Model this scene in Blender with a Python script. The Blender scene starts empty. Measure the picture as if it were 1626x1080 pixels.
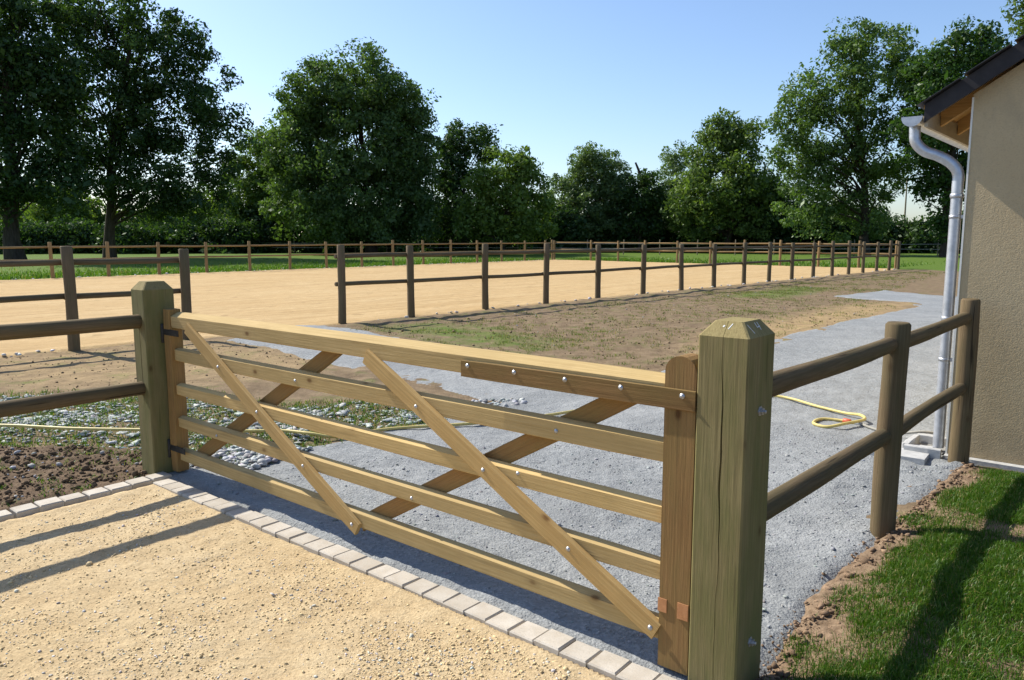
import bpy, math, random
import numpy as np
from mathutils import Vector, Matrix

random.seed(7)
rng = np.random.default_rng(11)
sc = bpy.context.scene
col = sc.collection

# ------------------------------------------------------------------ camera
CAM_H = 1.6
FPX, PITCH = 1220.0, math.atan(162 / 1220.0)
cam_d = bpy.data.cameras.new('camera')
cam_d.sensor_width = 36.0
cam_d.lens = FPX / 1626 * 36
cam_d.clip_start = 0.05
cam_d.clip_end = 2000
cam = bpy.data.objects.new('camera', cam_d)
cam.location = (0, 0, CAM_H)
cam.rotation_euler = (math.pi / 2 - PITCH, 0, 0)
col.objects.link(cam)
sc.camera = cam

# ------------------------------------------------------------------ light
SUN_EL = math.radians(42)
SH_AZ = math.radians(-34.2)                      # direction shadows fall on the ground
sun_vec = Vector((-math.cos(SH_AZ) * math.cos(SUN_EL), -math.sin(SH_AZ) * math.cos(SUN_EL), math.sin(SUN_EL)))
world = bpy.data.worlds.new('World')
sc.world = world
world.use_nodes = True
wn = world.node_tree
bg = wn.nodes['Background']
sky = wn.nodes.new('ShaderNodeTexSky')
sky.sky_type = 'NISHITA'
sky.sun_disc = False
sky.sun_elevation = SUN_EL
sky.sun_rotation = math.atan2(sun_vec.x, sun_vec.y)
sky.air_density = 1.0
sky.dust_density = 0.9
sky.ozone_density = 3.2
sky.altitude = 50
bg.inputs['Strength'].default_value = 0.122
tint = wn.nodes.new('ShaderNodeMix'); tint.data_type = 'RGBA'; tint.blend_type = 'MULTIPLY'
tint.inputs[0].default_value = 1.0
tint.inputs[7].default_value = (.98, 1.0, 1.06, 1)
wn.links.new(sky.outputs[0], tint.inputs[6])
wn.links.new(tint.outputs[2], bg.inputs['Color'])
sun_d = bpy.data.lights.new('sun', 'SUN')
sun_d.energy = 4.9
sun_d.angle = math.radians(0.53)
sun_d.color = (1.0, 0.94, 0.84)
sun = bpy.data.objects.new('sun', sun_d)
sun.rotation_euler = (-sun_vec).to_track_quat('-Z', 'Y').to_euler()
sun.location = (-20, 20, 30)
col.objects.link(sun)
sc.view_settings.view_transform = 'Standard'
sc.view_settings.look = 'None'
sc.view_settings.gamma = 1
sc.view_settings.exposure = 0.55
sc.view_settings.use_curve_mapping = False

# ------------------------------------------------------------------ frames
GA = math.radians(-40)
G2 = np.array([math.cos(GA), math.sin(GA)])
N2 = np.array([-G2[1], G2[0]])
A2 = np.array([0.599, 2.641])

def F(s, m, z=0.0):
    """gate frame: s along the gate, m away from the photographer, z up"""
    p = A2 + s * G2 + m * N2
    return Vector((p[0], p[1], z))

def at(px, py, dist):
    """point on the line of sight of a picture position, dist metres deep"""
    x = (px - 813) / FPX
    y = (540 - py) / FPX
    c, s = math.cos(PITCH), math.sin(PITCH)
    d = np.array([x, c + y * s, -s + y * c])
    d = d / d[1] * dist
    return Vector((d[0], d[1], d[2] + CAM_H))

# ------------------------------------------------------------------ noise
def _hash(ix, iy, seed):
    h = (ix.astype(np.int64) * 374761393 + iy.astype(np.int64) * 668265263 + seed * 1442695041) & 0x7fffffff
    h = ((h ^ (h >> 13)) * 1274126177) & 0x7fffffff
    h = h ^ (h >> 16)
    return (h & 0xffff) / 65535.0

def vnoise(x, y, seed=0):
    x = np.asarray(x, float); y = np.asarray(y, float)
    ix = np.floor(x); iy = np.floor(y)
    fx = x - ix; fy = y - iy
    fx = fx * fx * (3 - 2 * fx); fy = fy * fy * (3 - 2 * fy)
    a = _hash(ix, iy, seed); b = _hash(ix + 1, iy, seed)
    c = _hash(ix, iy + 1, seed); d = _hash(ix + 1, iy + 1, seed)
    return (a * (1 - fx) + b * fx) * (1 - fy) + (c * (1 - fx) + d * fx) * fy - 0.5

def fbm(x, y, f, seed=0, oct=4):
    v = 0; amp = 1
    for o in range(oct):
        v = v + amp * vnoise(x * f, y * f, seed + o * 17)
        f *= 2.03; amp *= 0.5
    return v

def smooth(a, b, x):
    t = np.clip((x - a) / (b - a), 0, 1)
    return t * t * (3 - 2 * t)

def sdist(poly, x, y):
    """signed distance to polygon, positive inside"""
    P = np.array(poly, float)
    d = np.full(x.shape, 1e9); ins = np.zeros(x.shape, bool)
    for i in range(len(P)):
        a = P[i]; b = P[(i + 1) % len(P)]
        e = b - a
        wx = x - a[0]; wy = y - a[1]
        t = np.clip((wx * e[0] + wy * e[1]) / (e @ e), 0, 1)
        d = np.minimum(d, (wx - e[0] * t) ** 2 + (wy - e[1] * t) ** 2)
        c = (a[1] > y) != (b[1] > y)
        if abs(e[1]) > 1e-9:
            xi = a[0] + (y - a[1]) / e[1] * e[0]
            ins ^= c & (x < xi)
    d = np.sqrt(d)
    return np.where(ins, d, -d)

# ------------------------------------------------------------------ object helpers
def tag(o, label=None, cat=None, group=None, kind=None):
    if label: o['label'] = label
    if cat: o['category'] = cat
    if group: o['group'] = group
    if kind: o['kind'] = kind
    return o

def empty(name, loc, rz=0.0):
    o = bpy.data.objects.new(name, None)
    o.empty_display_size = 0.2
    o.matrix_basis = Matrix.Translation(loc) @ Matrix.Rotation(rz, 4, 'Z')
    col.objects.link(o)
    return o

def world_mat(o):
    m = o.matrix_basis.copy()
    while o.parent:
        o = o.parent
        m = o.matrix_basis @ m
    return m

def link(name, me, mat, parent=None, M=None, smooth_sh=False):
    """M is the world matrix"""
    o = bpy.data.objects.new(name, me)
    if mat is not None and not me.materials:
        me.materials.append(mat)
    M = M or Matrix.Identity(4)
    if parent is not None:
        o.parent = parent
        o.matrix_basis = world_mat(parent).inverted() @ M
    else:
        o.matrix_basis = M
    if smooth_sh:
        me.polygons.foreach_set('use_smooth', np.ones(len(me.polygons), bool))
    col.objects.link(o)
    return o

def np_mesh(name, V, Fc, attr=None):
    """V (n,3); Fc (k,3|4) array of equal faces; attr = (n,3) colours per vertex"""
    V = np.asarray(V, np.float32); Fc = np.asarray(Fc, np.int32)
    me = bpy.data.meshes.new(name)
    me.vertices.add(len(V)); me.vertices.foreach_set('co', V.ravel())
    k = Fc.shape[1]
    me.loops.add(Fc.size); me.loops.foreach_set('vertex_index', Fc.ravel())
    me.polygons.add(len(Fc))
    me.polygons.foreach_set('loop_start', np.arange(0, Fc.size, k, dtype=np.int32))
    me.polygons.foreach_set('loop_total', np.full(len(Fc), k, np.int32))
    if attr is not None:
        for nm, a in attr.items():
            if a.ndim == 1:
                at_ = me.attributes.new(nm, 'FLOAT', 'POINT'); at_.data.foreach_set('value', a.astype(np.float32))
            else:
                at_ = me.attributes.new(nm, 'FLOAT_COLOR', 'POINT')
                c4 = np.ones((len(a), 4), np.float32); c4[:, :3] = a
                at_.data.foreach_set('color', c4.ravel())
    me.update(calc_edges=True)
    return me

def py_mesh(name, V, Fc):
    me = bpy.data.meshes.new(name)
    me.from_pydata([tuple(v) for v in V], [], [tuple(f) for f in Fc])
    me.update()
    return me

def frame_along(p0, p1, up=Vector((0, 0, 1))):
    p0 = Vector(p0); p1 = Vector(p1)
    x = (p1 - p0).normalized()
    if abs(x.dot(up)) > 0.98:
        up = Vector((N2[0], N2[1], 0))
    y = up.cross(x).normalized()
    z = x.cross(y)
    M = Matrix((x, y, z)).transposed().to_4x4()
    M.translation = p0
    return M, (p1 - p0).length

def beam(name, p0, p1, w, h, mat, parent, up=Vector((0, 0, 1)), ch=0.006, seg=8, wob=0.0015, tch=None):
    """sawn timber: local X along its length, w across, h in the up direction"""
    M, L = frame_along(p0, p1, up)
    a, b = w / 2, h / 2
    cs = [(-a + ch, -b), (a - ch, -b), (a, -b + ch), (a, b - ch), (a - ch, b), (-a + ch, b), (-a, b - ch), (-a, -b + ch)]
    if tch:      # worn, sloping upper front edge
        cs[5] = (-a + tch[0], b); cs[6] = (-a, b - tch[1])
    V = []; Fc = []
    ph = random.random() * 9
    for i in range(seg + 1):
        t = i / seg
        dy = wob * math.sin(ph + t * 7) ; dz = wob * math.cos(ph * 2 + t * 5)
        e = ch * 0.6 if i in (0, seg) else 0
        for (y, z) in cs:
            V.append((t * L, y * (1 - e / a) + dy, z * (1 - e / b) + dz))
    for i in range(seg):
        for j in range(8):
            Fc.append((i * 8 + j, i * 8 + (j + 1) % 8, (i + 1) * 8 + (j + 1) % 8, (i + 1) * 8 + j))
    Fc.append(tuple(reversed(range(8)))); Fc.append(tuple(range(seg * 8, seg * 8 + 8)))
    return link(name, py_mesh(name, V, Fc), mat, parent, M)

def pole_mesh(name, L, r0, r1, seg=8, sides=14, wob=0.004, ch=0.012, half=False, taper_ends=0.0):
    V = []; Fc = []
    ph = random.random() * 9
    ts = [0.0, min(ch / L, .04)] + [i / seg for i in range(1, seg)] + [1 - min(ch / L, .04), 1.0]
    if taper_ends > 0:
        ts = sorted(set(ts + [taper_ends / L, 1 - taper_ends / L]))
    lobes = [random.uniform(-.03, .03) for _ in range(sides)]
    for t in ts:
        r = r0 + (r1 - r0) * t
        if t in (0.0, 1.0): r -= ch * .8
        if taper_ends > 0:
            d = min(t, 1 - t) * L
            r *= 0.62 + 0.38 * min(1, d / taper_ends)
        r *= 1 + .025 * math.sin(ph + t * 11)
        dy = wob * math.sin(ph + t * 5.3) ; dz = wob * math.cos(ph * 1.7 + t * 4.1)
        for k in range(sides):
            a = 2 * math.pi * k / sides
            rr = r * (1 + lobes[k])
            y = rr * math.cos(a); z = rr * math.sin(a)
            if half and y > 0.012: y = 0.012
            V.append((t * L, y + dy, z + dz))
    n = len(ts)
    for i in range(n - 1):
        for k in range(sides):
            Fc.append((i * sides + k, i * sides + (k + 1) % sides, (i + 1) * sides + (k + 1) % sides, (i + 1) * sides + k))
    Fc.append(tuple(reversed(range(sides)))); Fc.append(tuple(range((n - 1) * sides, n * sides)))
    me = py_mesh(name, V, Fc)
    sm = np.ones(len(me.polygons), bool); sm[-2:] = False
    me.polygons.foreach_set('use_smooth', sm)
    return me

def pole(name, p0, p1, r0, r1, mat, parent, **kw):
    M, L = frame_along(p0, p1)
    return link(name, pole_mesh(name, L, r0, r1, **kw), mat, parent, M)

def tube_np(path, radii, sides=8):
    """numpy tube along a path -> V, quads"""
    P = np.asarray(path, float); n = len(P)
    T = np.gradient(P, axis=0); T /= np.linalg.norm(T, axis=1)[:, None] + 1e-9
    ref = np.array([0.31, 0.95, 0.05]) if abs(T[0] @ np.array([0.31, 0.95, 0.05])) < .9 else np.array([1., 0, 0])
    U = np.cross(T, ref); U /= np.linalg.norm(U, axis=1)[:, None] + 1e-9
    W = np.cross(T, U)
    a = np.arange(sides) * 2 * np.pi / sides
    V = P[:, None, :] + np.asarray(radii)[:, None, None] * (np.cos(a)[None, :, None] * U[:, None, :] + np.sin(a)[None, :, None] * W[:, None, :])
    i = np.arange(n - 1)[:, None]; k = np.arange(sides)[None, :]
    Q = np.stack([i * sides + k, i * sides + (k + 1) % sides, (i + 1) * sides + (k + 1) % sides, (i + 1) * sides + k], -1).reshape(-1, 4)
    return V.reshape(-1, 3), Q

def catmull(P, sub=8):
    P = [np.asarray(p, float) for p in P]
    P = [2 * P[0] - P[1]] + P + [2 * P[-1] - P[-2]]
    out = []
    for i in range(1, len(P) - 2):
        for k in range(sub):
            t = k / sub
            out.append(0.5 * ((2 * P[i]) + (-P[i - 1] + P[i + 1]) * t + (2 * P[i - 1] - 5 * P[i] + 4 * P[i + 1] - P[i + 2]) * t * t + (-P[i - 1] + 3 * P[i] - 3 * P[i + 1] + P[i + 2]) * t ** 3))
    out.append(P[-2])
    return np.array(out)

def lathe(name, prof, sides=12):
    """profile [(r, x)] turned round local X"""
    V = []; Fc = []
    for r, x in prof:
        for k in range(sides):
            a = 2 * math.pi * k / sides
            V.append((x, r * math.cos(a), r * math.sin(a)))
    for i in range(len(prof) - 1):
        for k in range(sides):
            Fc.append((i * sides + k, (i + 1) * sides + k, (i + 1) * sides + (k + 1) % sides, i * sides + (k + 1) % sides))
    Fc.append(tuple(range(sides))); Fc.append(tuple(reversed(range((len(prof) - 1) * sides, len(prof) * sides))))
    return py_mesh(name, V, Fc)

# ------------------------------------------------------------------ materials
MATS = {}
class NT:
    def __init__(s, name):
        s.m = bpy.data.materials.new(name); s.m.use_nodes = True
        s.t = s.m.node_tree; s.n = s.t.nodes; s.l = s.t.links
        s.b = s.n['Principled BSDF']; s.out = s.n['Material Output']
        MATS[name] = s.m
    def node(s, typ, **kw):
        n = s.n.new(typ)
        for k, v in kw.items():
            if k.startswith('i_'):
                n.inputs[k[2:].replace('_', ' ')].default_value = v
            else: setattr(n, k, v)
        return n
    def lk(s, a, b): s.l.new(a, b)
    def coord(s, kind='Object', scale=(1, 1, 1), rand=False, loc=(0, 0, 0)):
        tc = s.node('ShaderNodeTexCoord'); mp = s.node('ShaderNodeMapping')
        mp.inputs['Scale'].default_value = scale
        mp.inputs['Location'].default_value = loc
        if rand:
            oi = s.node('ShaderNodeObjectInfo'); vm = s.node('ShaderNodeVectorMath', operation='SCALE')
            cb = s.node('ShaderNodeCombineXYZ')
            s.lk(oi.outputs['Random'], cb.inputs[0]); s.lk(oi.outputs['Random'], cb.inputs[1]); s.lk(oi.outputs['Random'], cb.inputs[2])
            s.lk(cb.outputs[0], vm.inputs[0]); vm.inputs['Scale'].default_value = 37.0
            ad = s.node('ShaderNodeVectorMath', operation='ADD')
            s.lk(tc.outputs[kind], ad.inputs[0]); s.lk(vm.outputs[0], ad.inputs[1])
            s.lk(ad.outputs[0], mp.inputs[0])
        else:
            s.lk(tc.outputs[kind], mp.inputs[0])
        return mp.outputs[0]
    def noise(s, vec, scale, detail=4, rough=.55, dist=0.0):
        n = s.node('ShaderNodeTexNoise'); n.inputs['Scale'].default_value = scale
        n.inputs['Detail'].default_value = detail; n.inputs['Roughness'].default_value = rough
        n.inputs['Distortion'].default_value = dist
        s.lk(vec, n.inputs['Vector']); return n.outputs['Fac']
    def ramp(s, fac, stops):
        r = s.node('ShaderNodeValToRGB')
        e = r.color_ramp.elements
        while len(e) < len(stops): e.new(.5)
        for el, (p, c) in zip(e, stops):
            el.position = p; el.color = (c, c, c, 1) if isinstance(c, (int, float)) else (*c, 1)
        s.lk(fac, r.inputs[0]); return r.outputs[0]
    def mix(s, fac, a, b, mode='MIX'):
        m = s.node('ShaderNodeMix', data_type='RGBA', blend_type=mode)
        for v, i in ((fac, 0), (a, 6), (b, 7)):
            if isinstance(v, (int, float)): m.inputs[i].default_value = v
            elif isinstance(v, tuple): m.inputs[i].default_value = (*v, 1)
            else: s.lk(v, m.inputs[i])
        return m.outputs[2]
    def math(s, op, a, b=None):
        m = s.node('ShaderNodeMath', operation=op)
        for v, i in ((a, 0), (b, 1)):
            if v is None: continue
            if isinstance(v, (int, float)): m.inputs[i].default_value = v
            else: s.lk(v, m.inputs[i])
        return m.outputs[0]
    def bump(s, h, strength=.4, dist=.01, prev=None):
        b = s.node('ShaderNodeBump'); b.inputs['Strength'].default_value = strength; b.inputs['Distance'].default_value = dist
        s.lk(h, b.inputs['Height'])
        if prev is not None: s.lk(prev, b.inputs['Normal'])
        return b.outputs[0]
    def finish(s, colr, rough=.8, nrm=None, spec=.3, metal=0.0):
        if isinstance(colr, tuple): s.b.inputs['Base Color'].default_value = (*colr, 1)
        else: s.lk(colr, s.b.inputs['Base Color'])
        if isinstance(rough, (int, float)): s.b.inputs['Roughness'].default_value = rough
        else: s.lk(rough, s.b.inputs['Roughness'])
        s.b.inputs['Specular IOR Level'].default_value = spec
        s.b.inputs['Metallic'].default_value = metal
        if nrm is not None: s.lk(nrm, s.b.inputs['Normal'])
        return s.m

def wood(name, c_lo, c_hi, c_stain=None, stain=.5, knots=True, rough=.85, ring=26, grain=.5, knotcol=(.10, .045, .015), bump=.4, cracks=0.2, ringmix=.8):
    t = NT(name)
    v = t.coord('Object', (1, 1, 1), rand=True)
    vs = t.coord('Object', (.09, 1, 1), rand=True, loc=(.3, .21, .17))
    wv = t.node('ShaderNodeTexWave', wave_type='RINGS', rings_direction='X', wave_profile='SAW')
    wv.inputs['Scale'].default_value = ring; wv.inputs['Distortion'].default_value = 3.2
    wv.inputs['Detail'].default_value = 2; wv.inputs['Detail Scale'].default_value = 2.2
    t.lk(vs, wv.inputs['Vector'])
    fib = t.noise(t.coord('Object', (5, 170, 170), rand=True), 1.0, 3, .6)
    broad = t.noise(v, 3.0, 4, .6)
    c = t.mix(t.math('MULTIPLY', wv.outputs['Fac'], ringmix), c_hi, c_lo)
    streak = t.noise(t.coord('Object', (1.1, 60, 60), rand=True, loc=(2, 5, 8)), 1.0, 3, .6)
    c = t.mix(t.math('MULTIPLY', t.ramp(streak, [(.52, 0.), (.66, 1.)]), .65), c, tuple(x * .62 for x in c_lo))
    c = t.mix(grain, c, t.mix(t.ramp(fib, [(.40, 0.), (.60, 1.)]), c_lo, c_hi))
    c = t.mix(t.ramp(broad, [(.3, 0.), (.75, .45)]), c, tuple(x * .72 for x in c_lo))
    if c_stain:
        sm = t.noise(t.coord('Object', (1.2, 5, 5), rand=True, loc=(3, 1, 7)), 2.2, 5, .65)
        c = t.mix(t.math('MULTIPLY', t.ramp(sm, [(.38, 0.), (.62, 1.)]), stain), c, c_stain)
    if knots:
        vo = t.node('ShaderNodeTexVoronoi'); vo.inputs['Scale'].default_value = 1.0
        t.lk(t.coord('Object', (5.2, 9, 9), rand=True, loc=(.7, .3, .1)), vo.inputs['Vector'])
        k = t.ramp(vo.outputs['Distance'], [(.055, 1.), (.10, .6), (.15, .18), (.30, 0.)])
        # only some of the cells carry a knot
        sx = t.node('ShaderNodeSeparateColor'); t.lk(vo.outputs['Color'], sx.inputs[0])
        sel = t.math('GREATER_THAN', sx.outputs[0], .45)
        c = t.mix(t.math('MULTIPLY', t.math('MULTIPLY', k, sel), .8), c, knotcol)
    if cracks > 0:
        ck = t.noise(t.coord('Object', (1.3, 34, 34), rand=True, loc=(9, 4, 2)), 1.0, 2, .5)
        c = t.mix(t.math('MULTIPLY', t.ramp(ck, [(.66, 0.), (.70, 1.)]), cracks), c, (.03, .022, .014))
    oi_ = t.node('ShaderNodeObjectInfo')
    c = t.mix(1.0, c, t.ramp(oi_.outputs['Random'], [(0., (.84, .85, .88)), (1., (1.1, 1.08, 1.05))]), 'MULTIPLY')
    h = t.math('ADD', t.math('MULTIPLY', fib, .6), t.math('MULTIPLY', wv.outputs['Fac'], .4))
    return t.finish(c, rough, t.bump(h, bump, .005), .15)

wood('gate_pine', (.50, .345, .14), (.66, .485, .225), (.47, .34, .14), .4, knotcol=(.15, .07, .025))
wood('brace_pine', (.47, .31, .12), (.63, .44, .19), (.46, .28, .10), .35, knotcol=(.15, .065, .02))
wood('brown_treated', (.255, .145, .055), (.36, .215, .085), (.24, .17, .06), .55, knotcol=(.07, .03, .01))
wood('green_post', (.18, .15, .066), (.275, .23, .108), (.14, .145, .05), .7, knots=True, cracks=.35, ring=30, ringmix=.35, knotcol=(.07, .045, .018))
wood('cut_head', (.25, .20, .085), (.35, .285, .13), (.20, .17, .065), .5, knots=False, ring=40, ringmix=.6)
wood('weathered_rail', (.115, .082, .044), (.19, .138, .078), (.10, .09, .042), .45, knots=True, ring=14, cracks=.85, knotcol=(.09, .06, .03))
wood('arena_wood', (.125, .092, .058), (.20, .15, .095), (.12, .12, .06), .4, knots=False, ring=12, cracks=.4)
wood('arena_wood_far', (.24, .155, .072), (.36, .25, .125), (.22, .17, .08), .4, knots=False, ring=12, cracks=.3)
wood('rafter_pine', (.42, .25, .09), (.56, .36, .15), None, 0, ring=20)
wood('plank_grey', (.40, .34, .25), (.52, .45, .34), None, 0, ring=16, knots=False)

def ground_mat():
    t = NT('ground_soil')
    v = t.coord('Object')
    big = t.noise(v, .55, 5, .6); mid = t.noise(v, 4.5, 6, .65); fine = t.noise(v, 45, 4, .7)
    c = t.ramp(mid, [(.30, (.13, .092, .055)), (.52, (.20, .145, .088)), (.72, (.275, .205, .125))])
    a = t.node('ShaderNodeAttribute', attribute_name='tan'); 
    c = t.mix(t.math('MULTIPLY', a.outputs['Fac'], t.ramp(mid, [(.3, .35), (.6, 1.)])), c, (.37, .265, .135))
    c = t.mix(t.ramp(fine, [(.45, 0.), (.8, .35)]), c, (.12, .085, .05))
    a2 = t.node('ShaderNodeAttribute', attribute_name='green')
    gcol = t.ramp(t.noise(v, 7, 5, .7), [(.3, (.055, .105, .014)), (.7, (.125, .185, .030))])
    # patches: where green is weak only the noise peaks are grassy
    gm = t.math('SUBTRACT', t.math('ADD', a2.outputs['Fac'], t.noise(v, 2.3, 6, .75)), .5)
    c = t.mix(t.ramp(gm, [(.30, 0.), (.62, 1.)]), c, gcol)
    nb = t.bump(fine, .5, .02); nb = t.bump(mid, .35, .08, nb)
    return t.finish(c, .95, nb, .1)
ground_mat()

def sand_mat(name, lo, mid_, hi, fs, coarse=.02, tracks=False):
    t = NT(name)
    v = t.coord('Object')
    big = t.noise(v, .5, 4, .6); m = t.noise(v, 5, 6, .7); f = t.noise(v, fs, 3, .7)
    c = t.ramp(big, [(.3, mid_), (.7, hi)])
    c = t.mix(t.ramp(m, [(.35, .55), (.6, 0.)]), c, lo)
    c = t.mix(t.ramp(f, [(.30, .55), (.55, 0.)]), c, tuple(x * .62 for x in lo))
    c = t.mix(t.ramp(f, [(.62, 0.), (.8, .5)]), c, tuple(min(1, x * 1.25) for x in hi))
    if tracks:
        tc = t.node('ShaderNodeTexCoord'); mp = t.node('ShaderNodeMapping')
        mp.inputs['Rotation'].default_value = (0, 0, -math.radians(48.5)); t.lk(tc.outputs['Object'], mp.inputs[0])
        mp2 = t.node('ShaderNodeMapping'); mp2.inputs['Scale'].default_value = (.12, 3.2, 1); t.lk(mp.outputs[0], mp2.inputs[0])
        ln = t.noise(mp2.outputs[0], 1.0, 4, .7)
        c = t.mix(t.ramp(ln, [(.38, .75), (.54, 0.)]), c, tuple(x * .92 for x in lo))
        hp = t.noise(v, 2.6, 3, .5)
        c = t.mix(t.ramp(hp, [(.63, 0.), (.70, .6)]), c, tuple(x * .7 for x in lo))
        m = t.math('ADD', m, t.math('MULTIPLY', ln, .8))
    nb = t.bump(f, .5, coarse); nb = t.bump(m, .4, .05, nb)
    return t.finish(c, .95, nb, .1)
sand_mat('arena_sand', (.43, .29, .135), (.52, .365, .18), (.58, .43, .23), 60, .02, True)
sand_mat('drive_sand', (.40, .285, .15), (.50, .375, .205), (.575, .465, .295), 75, .012)

def gravel_mat():
    t = NT('grey_gravel')
    v = t.coord('Object')
    vo = t.node('ShaderNodeTexVoronoi'); vo.inputs['Scale'].default_value = 75; t.lk(v, vo.inputs['Vector'])
    sx = t.node('ShaderNodeSeparateColor'); t.lk(vo.outputs['Color'], sx.inputs[0])
    big = t.noise(v, .8, 5, .6); m = t.noise(v, 7, 6, .7)
    c = t.ramp(sx.outputs[0], [(.0, (.19, .203, .205)), (.5, (.25, .263, .264)), (1., (.335, .346, .342))])
    c = t.mix(t.ramp(m, [(.34, .45), (.52, 0.)]), c, (.19, .198, .20))
    c = t.mix(t.ramp(big, [(.40, 0.), (.66, .6)]), c, (.32, .328, .322))
    c = t.mix(t.ramp(t.noise(t.coord('Object', (1, 1, 1), loc=(4, 9, 0)), 1.1, 6, .72), [(.46, 0.), (.66, .8)]), c, (.205, .214, .214))
    nb = t.bump(vo.outputs['Distance'], .5, .008); nb = t.bump(m, .5, .06, nb); nb = t.bump(t.noise(v, 22, 5, .7), .45, .03, nb)
    return t.finish(c, .9, nb, .2)
gravel_mat()

def attr_mat(name, rough=.8, spec=.25, bump=None, detail=None):
    t = NT(name)
    a = t.node('ShaderNodeAttribute', attribute_name='col')
    c = a.outputs['Color']
    nb = None
    v = t.coord('Object')
    n = t.noise(v, detail or 60, 4, .7)
    c = t.mix(t.ramp(n, [(.35, .45), (.6, 0.)]), c, t.mix(1.0, c, (.72, .70, .66), 'MULTIPLY'))
    if bump: nb = t.bump(n, .5, bump)
    return t.finish(c, rough, nb, spec)
attr_mat('stone_chips', .75, .3, .004, 90)
attr_mat('soil_clods', .95, .1, .01, 60)

def leaf_mat(name, trans=.32, gloss=.25):
    t = NT(name)
    a = t.node('ShaderNodeAttribute', attribute_name='col')
    t.n.remove(t.b)
    d = t.node('ShaderNodeBsdfDiffuse'); tr = t.node('ShaderNodeBsdfTranslucent'); gl = t.node('ShaderNodeBsdfGlossy')
    gl.inputs['Roughness'].default_value = .45; gl.inputs['Color'].default_value = (.5, .55, .5, 1)
    t.lk(a.outputs['Color'], d.inputs['Color'])
    tc = t.mix(1.0, a.outputs['Color'], (1.45, 1.6, .65), 'MULTIPLY')
    t.lk(tc, tr.inputs['Color'])
    m1 = t.node('ShaderNodeMixShader'); m1.inputs[0].default_value = trans
    t.lk(d.outputs[0], m1.inputs[1]); t.lk(tr.outputs[0], m1.inputs[2])
    fr = t.node('ShaderNodeMixShader'); fr.inputs[0].default_value = gloss * .2
    t.lk(m1.outputs[0], fr.inputs[1]); t.lk(gl.outputs[0], fr.inputs[2])
    t.lk(fr.outputs[0], t.out.inputs['Surface'])
    return t.m
leaf_mat('leaf', .36, .2)
leaf_mat('grass_blade', .3, .2)

def bark():
    t = NT('bark')
    v = t.coord('Object', (3, 3, .6))
    n = t.noise(v, 2.5, 5, .7)
    return t.finish(t.ramp(n, [(.3, (.03, .024, .018)), (.7, (.085, .07, .055))]), .95, t.bump(n, .8, .05), .1)
bark()

def paver_mat():
    t = NT('paver_concrete')
    v = t.coord('Object', rand=True); oi = t.node('ShaderNodeObjectInfo')
    n = t.noise(v, 180, 3, .7); b = t.noise(v, 9, 4, .6)
    c = t.ramp(oi.outputs['Random'], [(0., (.47, .43, .365)), (1., (.58, .535, .46))])
    c = t.mix(t.ramp(b, [(.4, .4), (.65, 0.)]), c, (.34, .28, .20))
    c = t.mix(t.ramp(n, [(.3, .5), (.5, 0.)]), c, (.28, .25, .2))
    return t.finish(c, .9, t.bump(n, .4, .002), .2)
paver_mat()

def simple(name, c1, c2, scale, rough=.8, bump=.0, spec=.3, metal=0, stretch=(1, 1, 1), bd=.005, rand=True):
    t = NT(name)
    v = t.coord('Object', stretch, rand=rand)
    n = t.noise(v, scale, 5, .65)
    c = t.ramp(n, [(.32, c1), (.68, c2)])
    return t.finish(c, rough, t.bump(n, bump, bd) if bump else None, spec, metal)
def stucco():
    t = NT('stucco')
    v = t.coord('Object')
    n = t.noise(v, 95, 4, .7); b = t.noise(v, 1.7, 4, .6); m = t.noise(v, 28, 3, .6)
    c = t.ramp(b, [(.3, (.46, .36, .215)), (.7, (.52, .415, .255))])
    c = t.mix(t.ramp(n, [(.3, .35), (.5, 0.)]), c, (.29, .24, .155))
    sp = t.noise(t.coord('Object', (1, 1, .5), loc=(3, 2, 0)), 4.5, 6, .7)
    c = t.mix(t.ramp(sp, [(.55, 0.), (.75, .35)]), c, (.27, .23, .16))
    sx = t.node('ShaderNodeSeparateXYZ'); t.lk(v, sx.inputs[0])
    dirt = t.math('ADD', t.math('MULTIPLY', sx.outputs[2], -2.6), t.math('MULTIPLY', t.noise(v, 6, 5, .7), 1.5))
    c = t.mix(t.ramp(dirt, [(.0, 0.), (.8, .55)]), c, (.25, .19, .12))     # splashed soil at the foot of the wall
    return t.finish(c, .95, t.bump(m, .35, .006, t.bump(n, .75, .006)), .1)
stucco()
simple('zinc', (.42, .44, .47), (.60, .62, .66), 14, .42, .05, .5, .65, (1, 1, 1))
simple('galvanised', (.35, .36, .38), (.58, .59, .61), 60, .45, .1, .5, .8)
simple('black_iron', (.018, .018, .02), (.05, .048, .045), 40, .55, .2, .4, .3)
simple('slate', (.022, .023, .028), (.055, .056, .062), 12, .6, .3, .4)
simple('verge_paint', (.018, .016, .018), (.035, .032, .034), 9, .6, .1, .3)
simple('concrete', (.36, .36, .35), (.50, .50, .48), 22, .9, .3, .2)
simple('concrete_dark', (.20, .20, .19), (.30, .30, .28), 22, .9, .3, .2)
simple('render_bead', (.70, .69, .63), (.78, .77, .70), 20, .6, 0, .3)
simple('copper', (.45, .22, .10), (.58, .30, .15), 50, .5, .1, .4, .35)
simple('hose_yellow', (.55, .44, .14), (.66, .55, .20), 30, .5, .1, .4)
simple('hose_red', (.55, .10, .04), (.65, .14, .06), 30, .45, 0, .4)
simple('stake_wood', (.16, .13, .09), (.25, .20, .14), 10, .9, .2, .2)
simple('fence_tape', (.28, .27, .23), (.38, .36, .31), 10, .7, 0, .2)
simple('end_grain', (.40, .33, .15), (.52, .43, .21), 30, .85, .3, .2)

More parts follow.
